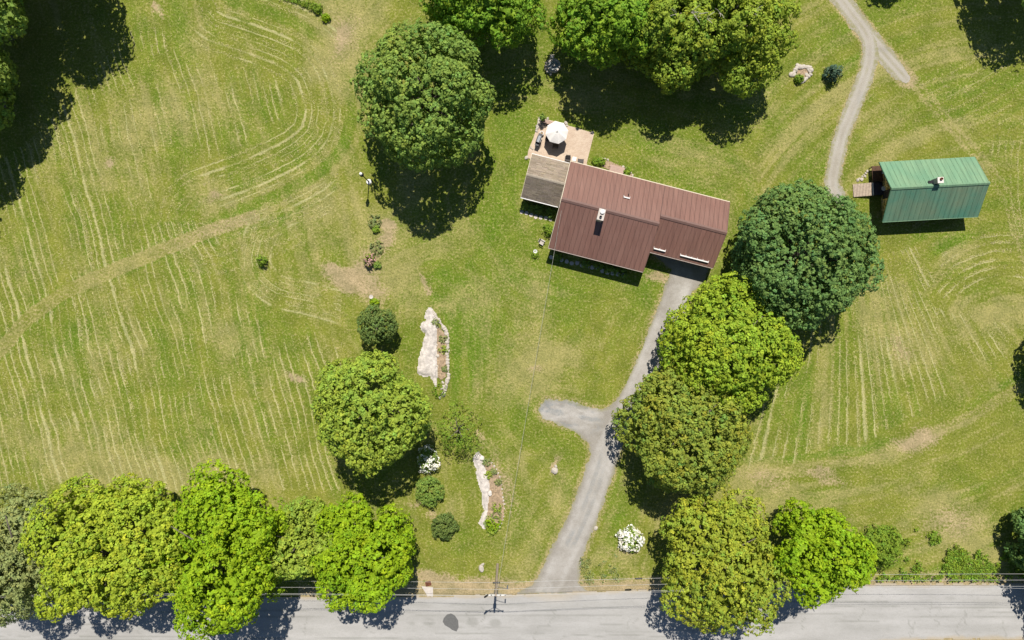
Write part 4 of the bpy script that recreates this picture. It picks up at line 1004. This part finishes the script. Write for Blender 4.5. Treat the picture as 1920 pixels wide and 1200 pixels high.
for k in range(13):
    x0 = -2.30+k*.17; zz = .10+.40*(k/12)
    MB().box((x0, -3.75-.0, zz), (x0+.155, -2.15, zz+.05)).build('ramp_board', M['wood_deck'], dk)
for y in (-3.6, -2.3): MB().prism_x([(y-.04, 0), (y-.04, .09), (y+.04, .09), (y+.04, 0)], -2.3, -.06).build('ramp_stringer', M['wood_dark'], dk)
MB().box((-.10, -3.75, .552), (-.055, -2.12, .66)).build('edge_board', M['white_trim'], dk)
dish = thing('satellite_dish', 'white round dish on an arm by the barn entrance', 'dish', tuple(G(1631, 311.6)), BRZ)
MB()._lathe([(.02, 0), (.16, .02), (.26, .07), (.28, .10), (.25, .09), (.10, .04)], 20, (.62, -3.15, 1.6)).build('reflector', M['white_trim'], dish, True)
MB().tube([(.62, -3.15, 1.58), (.80, -3.1, 1.5), (1.12, -3.05, 1.62)], .03, 6).build('bracket', M['grey_metal'], dish)
MB().tube([(.62, -3.15, 1.64), (.62, -3.05, 1.95)], .02, 6).build('feed_arm', M['grey_metal'], dish)

# ------------------------------------------------------------------ stones
def stone(rng, rx, ry, rz):
    """irregular faceted stone, about 40 triangles"""
    bm = bmesh.new(); bmesh.ops.create_icosphere(bm, subdivisions=2, radius=1)
    s = rng.randint(0, 999); 
    off = [(Vector((rng.gauss(0,1), rng.gauss(0,1), rng.gauss(0,1))).normalized(), rng.uniform(.62, .92)) for _ in range(7)]
    for v in bm.verts:
        p = v.co.copy()
        for n_, d_ in off:
            e = p.dot(n_)-d_
            if e > 0: p -= n_*e
        v.co = Vector((p.x*rx, p.y*ry, max(p.z, -.35)*rz))
    bmesh.ops.dissolve_limit(bm, angle_limit=.12, verts=bm.verts, edges=bm.edges)
    me = bpy.data.meshes.new('stone'); bm.to_mesh(me); bm.free(); return me
rs = random.Random(21)
STONES = [stone(rs, 1, rs.uniform(.7, .95), rs.uniform(.55, .75)) for _ in range(6)]
for s_ in STONES: s_.materials.append(M['stone'])
def put_stone(parent, px, py, r, z=0, name='stone', base=None):
    o = link(name, STONES[rs.randrange(6)], None, parent); p = G(px, py)
    o.location = (p.x-(base.x if base else 0), p.y-(base.y if base else 0), z+r*.18); o.scale = (r, r, r*rs.uniform(.7, 1.1)); o.rotation_euler = (0, 0, rs.uniform(0, 6.28))
    return o
def ledge(name, pts, mat, hmax, parent, seed, res=.11, rg=5):
    xs = [p[0] for p in pts]; ys = [p[1] for p in pts]
    def fn(X, Y): return sdf(X, Y, pts)+1.6+rag(X, Y, rg, seed, 12)
    def zf(X, Y):
        s = np.clip(fn(X, Y), 0, 60)
        base = sstep(0, 7, s)*(.35+.65*sstep(0, 22, s))
        crag = np.floor(fbm(X*1.6, Y*.6, 16, 3, seed+4)*9)/9
        return .02 + hmax*base*(.35+.75*crag+.25*fbm(X, Y, 6, 3, seed+5))
    return cell_sheet(name, fn, (min(xs)-6, min(ys)-6, max(xs)+6, max(ys)+6), res, mat, zfn=zf, parent=parent)
def z2(pts, ox, oy, s): return [(ox+x/s, oy+y/s) for x, y in pts]
rg1 = thing('rock_garden', 'wide pale rock ledge with a stone edged planting bed, upper of two', 'rock garden')
ledge('rock_ledge', z2([(215,105),(245,115),(285,185),(296,300),(292,560),(300,700),(296,860),(290,985),(268,940),(222,858),(150,862),(88,835),(82,800),(108,640),(138,540),(160,450),(188,420),(172,380),(122,345),(122,300),(150,262),(185,240),(163,205),(188,150)], 770, 560, 6), M['rock'], .55, rg1, 31)
bed = z2([(296,300),(310,310),(395,400),(412,520),(405,700),(402,880),(345,915),(305,885),(300,700),(294,560)], 770, 560, 6)
cell_sheet('planting_bed', lambda X, Y: sdf(X, Y, bed)+rag(X, Y, 2, 4), (812,605,846,720), .1, M['mulch'], .05, zfn=lambda X, Y: .05+.12*fbm(X, Y, 6, 3, 5), parent=rg1)
for (x, y) in spline([(262,170),(300,220),(340,280),(385,345),(412,420),(414,520),(412,620),(418,720),(424,820),(418,900),(398,960),(390,1030),(365,1085)], 3):
    put_stone(rg1, 770+x/6+rs.uniform(-.6,.6), 560+y/6, rs.uniform(.19, .36))
for (x, y) in ((360,940),(372,985),(352,1010),(385,1000),(300,320),(296,420),(297,520),(302,640),(300,760),(330,1110),(255,150),(232,195)): put_stone(rg1, 770+x/6, 560+y/6, rs.uniform(.16, .30))
rg2 = thing('rock_garden', 'long narrow pale rock ledge with a mulched bed, lower of two', 'rock garden')
ledge('rock_ledge', z2([(180,55),(215,100),(252,220),(300,330),(335,450),(342,570),(322,640),(316,850),(288,1000),(265,1065),(208,992),(248,880),(288,830),(245,740),(250,600),(200,470),(168,350),(172,270),(150,240),(128,150)], 870, 840, 7.06), M['rock'], .45, rg2, 41, rg=3)
bed2 = z2([(262,180),(350,178),(430,300),(490,430),(505,640),(532,720),(522,920),(482,1010),(300,950),(325,700),(345,560),(330,430)], 870, 840, 7.06)
cell_sheet('planting_bed', lambda X, Y: sdf(X, Y, bed2)+rag(X, Y, 2, 6), (900,860,950,990), .1, M['mulch'], .05, zfn=lambda X, Y: .04+.14*fbm(X, Y, 6, 3, 7), parent=rg2)
for (x, y) in spline([(330,165),(400,240),(450,330),(490,430),(500,540),(512,650),(530,740),(526,860),(515,950),(470,1040),(430,1090)], 2):
    put_stone(rg2, 870+x/7.06, 840+y/7.06, rs.uniform(.11, .2))
for (x, y, r, lab) in ((240,130,.36,'white boulder at the top of the lower rock ledge'),(343,590,.42,'white boulder halfway down the lower rock ledge')):
    o = put_stone(None, 870+x/7.06, 840+y/7.06, r, .12, 'boulder'); o.data = o.data.copy(); o.data.materials[0] = M['boulder']; tag(o, lab, 'boulder', 'white boulders')
GP = 'plants in the rock garden beds'
for k, (px, py, r, h, mt, lab) in enumerate(((831,655,.55,.5,'light','green plant halfway along the upper rock bed'),(823.5,731,.9,1.0,'mid','round green plant at the foot of the upper rock ledge'),(816,606,.5,.4,'sage','grey green plant at the top of the upper rock bed'),(832,635,.5,.5,'sage','grey twiggy plant near the top of the upper rock bed'),
      (834,691,.35,.3,'sage','small grey plant low in the upper rock bed'),(917,889.5,.5,.45,'light','green plant beside the white boulder of the lower bed'),(925,884,.45,.4,'sage','purple grey plant in the upper half of the lower bed'),(913,866,.5,.4,'sage','grey plant at the top of the lower bed'),(934,903,.4,.4,'sage','small grey plant on the right side of the lower bed'),
      (931.5,951,.65,.5,'light','pale green mound in the lower half of the lower bed'),(931,964,.6,.4,'sage','grey green plant under the pale green mound'),(924,980,1.0,.7,'bright','bright green leafy clump at the foot of the lower bed'),(922,995,.6,.5,'light','pale plant below the bright green clump'))):
    tree('rock_plant', lab, px, py, r, h, .1, mt, 330+k, 46 if k not in (11,) else 120, .12, .10, 9, cat='plant', group=GP, trunk=False, crown='foliage', lump=.34, nl=14, zc=.3, sx=1.25 if k == 11 else 1)
sb = thing('stone_ring_bed', 'square ring of pale stones round a planted bed near the gravel path', 'rock bed')
for (x, y) in ((1496,124),(1499,126),(1503,126),(1507,125),(1511,126),(1515,126),(1519,127),(1520,131),(1518,135),(1519,140),(1516,143),(1512,147),(1508,150),(1503,152),(1499,150),(1491,132),(1488,136),(1487,140),(1484,140),(1493,128),(1515,131),(1512,141),(1506,147)):
    put_stone(sb, x, y, rs.uniform(.24, .42))
cell_sheet('planting_bed', lambda X, Y: 11-np.hypot((X-1504), (Y-138)*1.05)+rag(X, Y, 3, 9), (1488,122,1520,154), .1, M['mulch'], .05, parent=sb)
for (x, y, r, lab) in ((905,1058,.30,'small pale rock in the grass above the utility pole'),(903,1065,.52,'larger pale rock in the grass above the utility pole'),(1040,882,.50,'pale rock lying on bare soil left of the drive'),(1042,874,.26,'small reddish rock on bare soil left of the drive'),(1117,990,.30,'pale stone at the right edge of the drive')):
    tag(put_stone(None, x, y, r, 0, 'rock'), lab, 'rock', 'loose rocks in the lawn')
st = thing('stone_edging', 'row of pale stones along the grass by the barn deck', 'stones')
for (x, y) in ((1608,338),(1611,335),(1614,336),(1617,331),(1620,328),(1623,325),(1626,321),(1622,331),(1616,337)): put_stone(st, x, y, rs.uniform(.16, .30))
for (nm, lab, ptl) in (('stoop_bed', 'stone edged flower bed round the back stoop', [(1116,300),(1122,298),(1128,297),(1134,298),(1140,300),(1168,313),(1174,316),(1179,319),(1183,324),(1186,329)]),):
    t = thing(nm, lab, 'flower bed')
    for (x, y) in ptl: put_stone(t, x, y, rs.uniform(.13, .22))
    bp = [(1112,304),(1120,299),(1140,301),(1170,314),(1186,328),(1180,334),(1140,318)]
    cell_sheet('planting_bed', lambda X, Y: sdf(X, Y, bp)+rag(X, Y, 2, 10), (1106,294,1192,338), .1, M['mulch'], .05, parent=t)

# ------------------------------------------------------------------ patio and its things
patio_pts = [(1012,221),(1030,225),(1114,250),(1100,306),(1104,324),(1070,314),(1000,298),(988,297),(991,281),(1000,259)]
patio = MB().prism_z([tuple(G(*p))[:2] for p in patio_pts][::-1], .002, .05).build('patio', M['pavers']); struct(patio, 'tan brick patio behind the house')
for (x, y) in ((1011.5,222),(1010.8,226),(1010,230),(1009,234),(1008,238),(1007,242),(1006,246),(1026.5,223.5),(1061,231),(1063,236),(1111,249),(987,296),(995,276),(998,279)):
    put_stone(patio, x, y, rs.uniform(.17, .30), .02, 'edging_stone')
PZ = .05
um = thing('patio_umbrella', 'large white octagonal umbrella open over the patio', 'umbrella', tuple(A(1044.5,246.5,2.3).xy.to_3d()+Vector((0,0,PZ))), R_(8))
uc = MB(); n = 8; rr = 1.42
ring = lambda r, z, a0=0: [(r*math.cos(2*math.pi*(k+a0)/n), r*math.sin(2*math.pi*(k+a0)/n), z) for k in range(n)]
for k in range(n):
    a0, a1 = 2*math.pi*k/n, 2*math.pi*(k+1)/n; am = (a0+a1)/2
    p = MB(); rows = []
    for j in range(6):
        r = .09+(rr-.09)*j/5; z = 2.36-.50*(j/5)**1.25; sag = .05*(j/5)
        rows.append([(r*math.cos(a0), r*math.sin(a0), z), (r*math.cos(am)*(.965-.05*(j/5)**2), r*math.sin(am)*(.965-.05*(j/5)**2), z-sag), (r*math.cos(a1), r*math.sin(a1), z)])
    vs = [q for row in rows for q in row]; fs = []
    for j in range(5):
        for i in range(2): b0 = j*3+i; fs += [(b0, b0+3, b0+4, b0+1)]
    lo = [(x, y, z-.012) for x, y, z in vs]; m = len(vs)
    p.add(vs+lo, fs+[tuple(m+i for i in f[::-1]) for f in fs]+[(15, 15+m, 16+m, 16), (16, 16+m, 17+m, 17)])
    p.build('canopy_panel', M['canvas'], um)
    MB().tube([(.05*math.cos(a0), .05*math.sin(a0), 2.30), (rr*.98*math.cos(a0), rr*.98*math.sin(a0), 1.84)], .012, 5).build('rib', M['grey_metal'], um)
MB().tube([(0,0,0),(0,0,2.44)], .025, 10).build('pole', M['grey_metal'], um)
MB()._lathe([(.30,0),(.30,.06),(.08,.10),(.05,.3)], 16, (0,0,0)).build('base', M['dark_metal'], um)
MB()._lathe([(.20,2.33),(.16,2.385),(.05,2.42),(.03,2.47)], 12, (0,0,0)).build('top_vent', M['canvas'], um); MB()._lathe([(.045,2.472),(.055,2.50),(.03,2.55)], 8, (0,0,0)).build('finial', M['dark_metal'], um)
ut = um.location
tb = thing('patio_table', 'round patio table half hidden under the white umbrella', 'table', (ut.x, ut.y, PZ))
t_ = MB(); 
pr = [(.06,.70),(.62,.70),(.64,.71),(.64,.735),(.62,.74),(.06,.74)]
t_._lathe(pr, 24, (0,0,0)); t_.build('tabletop', M['grey_metal'], tb)
for k in range(4):
    a = math.pi/4+k*math.pi/2; MB().tube([(.5*math.cos(a), .5*math.sin(a), .0), (.42*math.cos(a), .42*math.sin(a), .70)], .022, 6).build('leg', M['dark_metal'], tb)
def chair(label, loc, rz, cushion='wicker', frame='wicker'):
    c = thing('patio_chair', label, 'chair', loc, rz, 'patio chairs')
    MB().box((-.29, -.28, .36), (.29, .28, .44)).build('seat', M[cushion], c)
    b = MB()
    for k in range(7): b.box((-.27+k*.08, .26, .46), (-.27+k*.08+.06, .31, .98))
    b.box((-.29, .255, .981), (.29, .315, 1.04)).box((-.29, .255, .441), (.29, .315, .459)).build('backrest', M[frame], c)
    for s in (-1, 1):
        MB().box((s*.32-.035, -.26, .60), (s*.32+.035, .25, .65)).build('armrest', M[frame], c)
        for y in (-.25, .24): MB().box((s*.32-.025, y-.025, 0), (s*.32+.025, y+.025, .598)).build('leg', M[frame], c)
    return c
g = lambda px, py: tuple(G(px, py)+Vector((0, 0, PZ)))
chair('dark wicker patio chair left of the small white table', g(1064,299), HOUSE_RZ+R_(8))
chair('dark grey wicker patio chair right of the small white table', g(1088,304), HOUSE_RZ+R_(190))
chair('dark chair under the left rim of the umbrella', g(1027,262), R_(75)); chair('dark chair under the lower rim of the umbrella', g(1041,276), R_(172), 'wicker_brown')
sidet = thing('side_table', 'small white square table between the two wicker chairs', 'table', g(1076,300), HOUSE_RZ)
MB().box((-.24, -.26, .48), (.24, .26, .52)).build('tabletop', M['white_trim'], sidet)
for sx in (-1, 1):
    for sy in (-1, 1): MB().box((sx*.2-.02, sy*.22-.02, 0), (sx*.2+.02, sy*.22+.02, .478)).build('leg', M['white_trim'], sidet)
gr = thing('grill', 'dark barbecue grill with a grey lid on the left side of the patio', 'grill', g(1009.5,265), HOUSE_RZ+R_(84))
MB().box((-.42, -.27, .12), (.42, .27, .80)).build('cabinet', M['dark_metal'], gr)
lid = MB().prism_x([(-.27,.803),(-.27,1.0),(-.16,1.12),(.14,1.14),(.27,1.02),(.27,.803)], -.40, .40).build('lid', M['grey_metal'], gr)
MB().tube([(-.3,-.31,.98),(.3,-.31,.98)], .015, 6).build('handle', M['white_trim'], lid)
for s in (-1, 1):
    MB().box((min(s*.424, s*.78), -.25, .76), (max(s*.424, s*.78), .25, .80)).build('side_shelf', M['dark_metal'], gr)
    for y in (-.2, .2): MB()._lathe([(.02,.0),(.06,.02),(.06,.10),(.02,.118)], 10, (s*.35, y, 0)).build('caster', M['black_paint'], gr)
pot = thing('round_pot', 'round white pot beside the grill', 'pot', g(1015.5,251.5))
MB()._lathe([(.20,0),(.26,.15),(.28,.36),(.24,.40),(.20,.38),(.18,.30)], 18, (0,0,0)).build('bowl', M['white_trim'], pot, True)
MB()._lathe([(.17,.31),(.10,.34),(.02,.35)], 14, (0,0,0)).build('soil', M['mulch'], pot)
pl = thing('tall_planter', 'dark tall planter at the far left corner of the patio', 'planter', g(1017.5,224.5))
MB()._lathe([(.20,0),(.24,.3),(.30,.75),(.27,.78),(.22,.74)], 16, (0,0,0)).build('pot', M['black_paint'], pl, True)
V, Q, C = crown_data(np.random.default_rng(400), .42, .75, 1.55, 70, .12, .11, 9, .35, 12); link('foliage', bulk_mesh('foliage', V, Q, attrs={'tint': C}), F['deep'], pl)
bn = thing('bench', 'low wooden bench along the back edge of the patio', 'bench', g(1029,231.5), HOUSE_RZ)
for k in range(3): MB().box((-.75, -.2+k*.14, .40), (.75, -.2+k*.14+.12, .44)).build('slat', M['stoop'], bn)
for s in (-.6, .6): MB().box((s-.03, -.18, 0), (s+.03, .2, .398)).build('leg', M['wood_dark'], bn)

# ------------------------------------------------------------------ garden things
lp = thing('lamp_post', 'tall black lamp post with a white globe on a white base', 'lamp post', tuple(G(692,341)))
MB()._lathe([(.34,0),(.34,.10),(.30,.14),(.12,.15)], 20, (0,0,0)).build('base', M['white_trim'], lp)
MB()._lathe([(.09,.152),(.085,.8),(.06,.85),(.055,3.6),(.09,3.65)], 10, (0,0,0)).build('post', M['black_paint'], lp)
ln = MB()
for k in range(6):
    a = k*math.pi/3; ln.tube([(.13*math.cos(a), .13*math.sin(a), 3.652), (.22*math.cos(a), .22*math.sin(a), 4.2)], .018, 5)
ln._lathe([(.24,4.2),(.27,4.22),(.12,4.42),(.06,4.48)], 12, (0,0,0)); ln._lathe([(.09,3.652),(.15,3.66),(.15,3.70)], 12, (0,0,0))
lt = ln.build('lantern', M['black_paint'], lp)
MB()._lathe([(.10,3.71),(.17,4.0),(.19,4.19)], 12, (0,0,0)).build('glass', M['white_glass'], lt)
MB()._lathe([(.04,4.482),(.14,4.54),(.19,4.66),(.17,4.78),(.09,4.86),(.02,4.88)], 16, (0,0,0)).build('globe', M['white_glass'], lp, True)
bb = thing('birdbath', 'white birdbath beside the bright green shrub', 'birdbath', tuple(G(698,557)))
MB()._lathe([(.15,0),(.13,.06),(.06,.12),(.05,.55),(.12,.60),(.25,.66),(.26,.70),(.22,.68),(.05,.64)], 18, (0,0,0)).build('basin', M['concrete'], bb, True)
ba = thing('stone_basin', 'round pale stone basin half in shade below the top maple', 'basin', tuple(G(1038,125)))
o = MB()._lathe([(.80,0),(.84,.2),(.84,.5),(.80,.55),(.66,.55),(.62,.5),(.60,.34)], 28, (0,0,0)).build('rim', M['stone'], ba)
MB()._lathe([(.595,.36),(.3,.365),(.02,.366)], 24, (0,0,0)).build('basin_floor', M['blue_shade_floor'], ba)
MB()._lathe([(.16,.367),(.14,.6),(.20,.66),(.16,.70),(.05,.68)], 14, (0,0,0)).build('spout', M['stone'], ba)
for k in range(7):
    a = .4*k+1.9; o = link('stone', STONES[k % 6], None, ba); o.location = (.98*math.cos(a), .98*math.sin(a), .06); o.scale = (.26, .24, .24); o.rotation_euler = (0, 0, k*1.3)
fd = thing('bird_feeder', 'bird feeder on a thin pole beside the stone basin', 'feeder', tuple(G(1033,118)))
MB().tube([(0,0,0),(0,0,2.0)], .035, 6).build('pole', M['black_paint'], fd)
MB().box((-.16,-.16,2.0), (.16,.16,2.22)).build('box', M['wood_grey'], fd)
MB().add([(-.24,-.22,2.221),(.24,-.22,2.221),(.24,.22,2.221),(-.24,.22,2.221),(-.24,0,2.40),(.24,0,2.40)], [(0,3,2,1),(0,1,5,4),(2,3,4,5),(0,4,3),(1,2,5)]).build('roof', M['concrete'], fd)
ob = thing('garden_obelisk', 'thin dark garden trellis right of the small spruce', 'trellis', tuple(G(1570,149)))
for k in range(4):
    a = math.pi/4+k*math.pi/2; MB().tube([(.28*math.cos(a), .28*math.sin(a), 0), (.02*math.cos(a), .02*math.sin(a), 1.5)], .022, 5).build('leg', M['dark_metal'], ob)
for z in (.4, .75, 1.1):
    r = .28*(1-z/1.56)+.01; q = MB()
    for k in range(4):
        a, b2 = math.pi/4+k*math.pi/2, math.pi/4+(k+1)*math.pi/2; q.tube([(r*math.cos(a), r*math.sin(a), z), (r*math.cos(b2), r*math.sin(b2), z)], .016, 4)
    q.build('rung', M['dark_metal'], ob)
ac = thing('garden_chair', 'pale wooden garden chair by the left gable of the house', 'chair', tuple(G(1016,455)), R_(60))
for k in range(4): MB().box((-.26+k*.135, -.25, .34), (-.26+k*.135+.12, .25, .37)).build('seat_slat', M['concrete'], ac)
for k in range(4): MB().add([(-.26+k*.135,.24,.38),(-.14+k*.135,.24,.38),(-.14+k*.135,.45,1.0),(-.26+k*.135,.45,1.0),(-.26+k*.135,.27,.38),(-.14+k*.135,.27,.38),(-.14+k*.135,.48,1.0),(-.26+k*.135,.48,1.0)], [(0,1,2,3),(7,6,5,4),(0,4,5,1),(1,5,6,2),(2,6,7,3),(3,7,4,0)]).build('back_slat', M['concrete'], ac)
for s in (-.27, .27):
    for y in (-.24, .2): MB().box((s-.03, y-.03, 0), (s+.03, y+.03, .338)).build('leg', M['concrete'], ac)
    MB().box((s-.05, -.3, .56), (s+.05, .25, .59)).build('armrest', M['concrete'], ac)
fp = thing('flower_pot', 'white flower pot with a leafy plant on the lawn left of the house', 'planter', tuple(G(1003.5,472)))
MB()._lathe([(.16,0),(.22,.32),(.25,.34),(.25,.40),(.20,.39),(.18,.34)], 16, (0,0,0)).build('pot', M['white_trim'], fp, True)
V, Q, C = crown_data(np.random.default_rng(401), .40, .02, .45, 70, .12, .12, 9, .35, 12); V[:, 1] -= .35; link('foliage', bulk_mesh('foliage', V, Q, attrs={'tint': C}), F['weed'], fp)
for k, (x, y, lab) in enumerate(((1026,447,'white board leaning on the left gable wall'),)):
    t = thing('lattice_panel', lab, 'panel', tuple(house_pt(.12, -7.6)), HOUSE_RZ)
    q = MB()
    for i in range(6): q.box((-.03, -.6+i*.22, .02), (-.01, -.6+i*.22+.1, 1.5))
    q.build('slats', M['white_trim'], t); MB().box((-.05, -.62, .3), (-.032, .64, .38)).box((-.05, -.62, 1.2), (-.032, .64, 1.28)).build('rail', M['white_trim'], t)

# ------------------------------------------------------------------ storm drain, utility pole, wires
sdn = thing('storm_drain', 'rusty iron storm drain grate in the sandy verge', 'drain', tuple(G(803,1094)), R_(14))
MB().box((-.36,-.30,.01), (-.30,.30,.07)).box((.30,-.30,.01), (.36,.30,.07)).box((-.30,-.30,.01), (.30,-.25,.068)).box((-.30,.25,.01), (.30,.30,.068)).build('frame', M['rust'], sdn)
for k in range(6): MB().box((-.27+k*.095, -.248, .012), (-.27+k*.095+.055, .248, .060)).build('bar', M['rust'], sdn)
MB().box((-.30,-.25,.006), (.30,.25,.010)).build('pit_dark_plate', M['black_paint'], sdn)  # flat black plate, the darkness below the bars put into colour
o = MB().prism_z([tuple(G(*p))[:2] for p in [(790,1099),(812,1101),(812,1118),(802,1118)]][::-1], .003, .03).build('drain_apron', M['concrete']); struct(o, 'pale concrete apron in front of the storm drain')
up = thing('utility_pole', 'grey wooden utility pole with crossarm standing at the road edge', 'utility pole', tuple(G(933,1058)))
MB().tube([(0,0,-.2),(0,0,4.8),(0,0,9.6)], [.17,.145,.115], 12).build('pole', M['wood_grey'], up)
ca = MB().box((-1.15,-.21,9.05), (1.15,-.12,9.17)).build('crossarm', M['white_trim'], up)
for x in (-1.05, -.5, .5, 1.05): MB()._lathe([(.03,9.172),(.07,9.2),(.05,9.24),(.075,9.27),(.05,9.31),(.02,9.36)], 10, (x,-.165,0)).build('insulator', M['grey_metal'], ca)
for s in (-1, 1): MB().tube([(s*.7,-.13,9.05),(0,-.14,8.45)], .018, 5).build('brace', M['grey_metal'], up)
MB()._lathe([(.17,7.4),(.2,7.45),(.2,8.1),(.17,8.16),(.06,8.2)], 14, (-.02,-.36,0)).build('transformer', M['grey_metal'], up)
arm = MB().tube([(.1,0,7.2),(.9,-.06,7.5),(1.3,-.08,7.5)], .03, 6).build('lamp_arm', M['grey_metal'], up)
MB().add([(1.2,-.2,7.42),(1.36,-.2,7.42),(1.36,.28,7.42),(1.2,.28,7.42),(1.22,-.16,7.54),(1.34,-.16,7.54),(1.34,.24,7.54),(1.22,.24,7.54)], [(0,3,2,1),(4,5,6,7),(0,1,5,4),(1,2,6,5),(2,3,7,6),(3,0,4,7)]).build('lamp_head', M['grey_metal'], arm)
def wire(name, label, pts, sag, rad, mat, seg=26, group=None, closures=()):
    P = []
    for (p, q) in zip(pts[:-1], pts[1:]):
        p, q = Vector(p), Vector(q)
        for k in range(seg):
            t = k/seg; r = p.lerp(q, t); r.z -= 4*sag*t*(1-t); P.append(r)
    P.append(Vector(pts[-1]))
    t = thing(name, label, 'cable', (0,0,0), 0, group)
    MB().tube(P, rad, 5).build('cable', mat, t)
    for x in closures:
        j = min(range(len(P)-1), key=lambda i: abs(P[i].x-x)); c = P[j]
        dr = (P[j+1]-P[j]).normalized(); MB().tube([c-dr*.42, c-dr*.36, c+dr*.36, c+dr*.42], [.05, .10, .10, .05], 8).build('splice_case', M['black_paint'], t)
b0 = G(933,1058)
right = G(2010,1043); left = G(-160,1064)
for k, (h, dy, sg, lab, cl) in enumerate(((9.38,-.17,1.1,'uppermost power line along the road, on the crossarm',()),(8.3,.12,1.1,'middle cable along the road, between the crossarm lines and the lowest cable',()),(6.4,.16,.9,'lowest cable along the road carrying black splice cases',(b0.x+1.3, G(1165,0).x)))):
    wire('power_line', lab, [(left.x, left.y+dy, h), (b0.x, b0.y+dy, h), (right.x, right.y+dy, h)], sg, .014, M['wire'], group='cables along the road', closures=cl)
wire('power_line', 'second power line on the crossarm nearest the road', [(left.x, left.y-.3, 9.36), (b0.x-1.05, b0.y-.19, 9.36), (b0.x+1.05, b0.y-.19, 9.36), (right.x, right.y-.4, 9.36)], .9, .012, M['wire'], group='cables along the road', closures=(b0.x-1.9,))
hp = house_pt(.15, -4.2, 4.65)
wire('service_drop', 'service cable slung from the utility pole to the house gable', [(b0.x+.16, b0.y+.02, 7.6), tuple(hp)], .9, .015, M['service_wire'], 40)
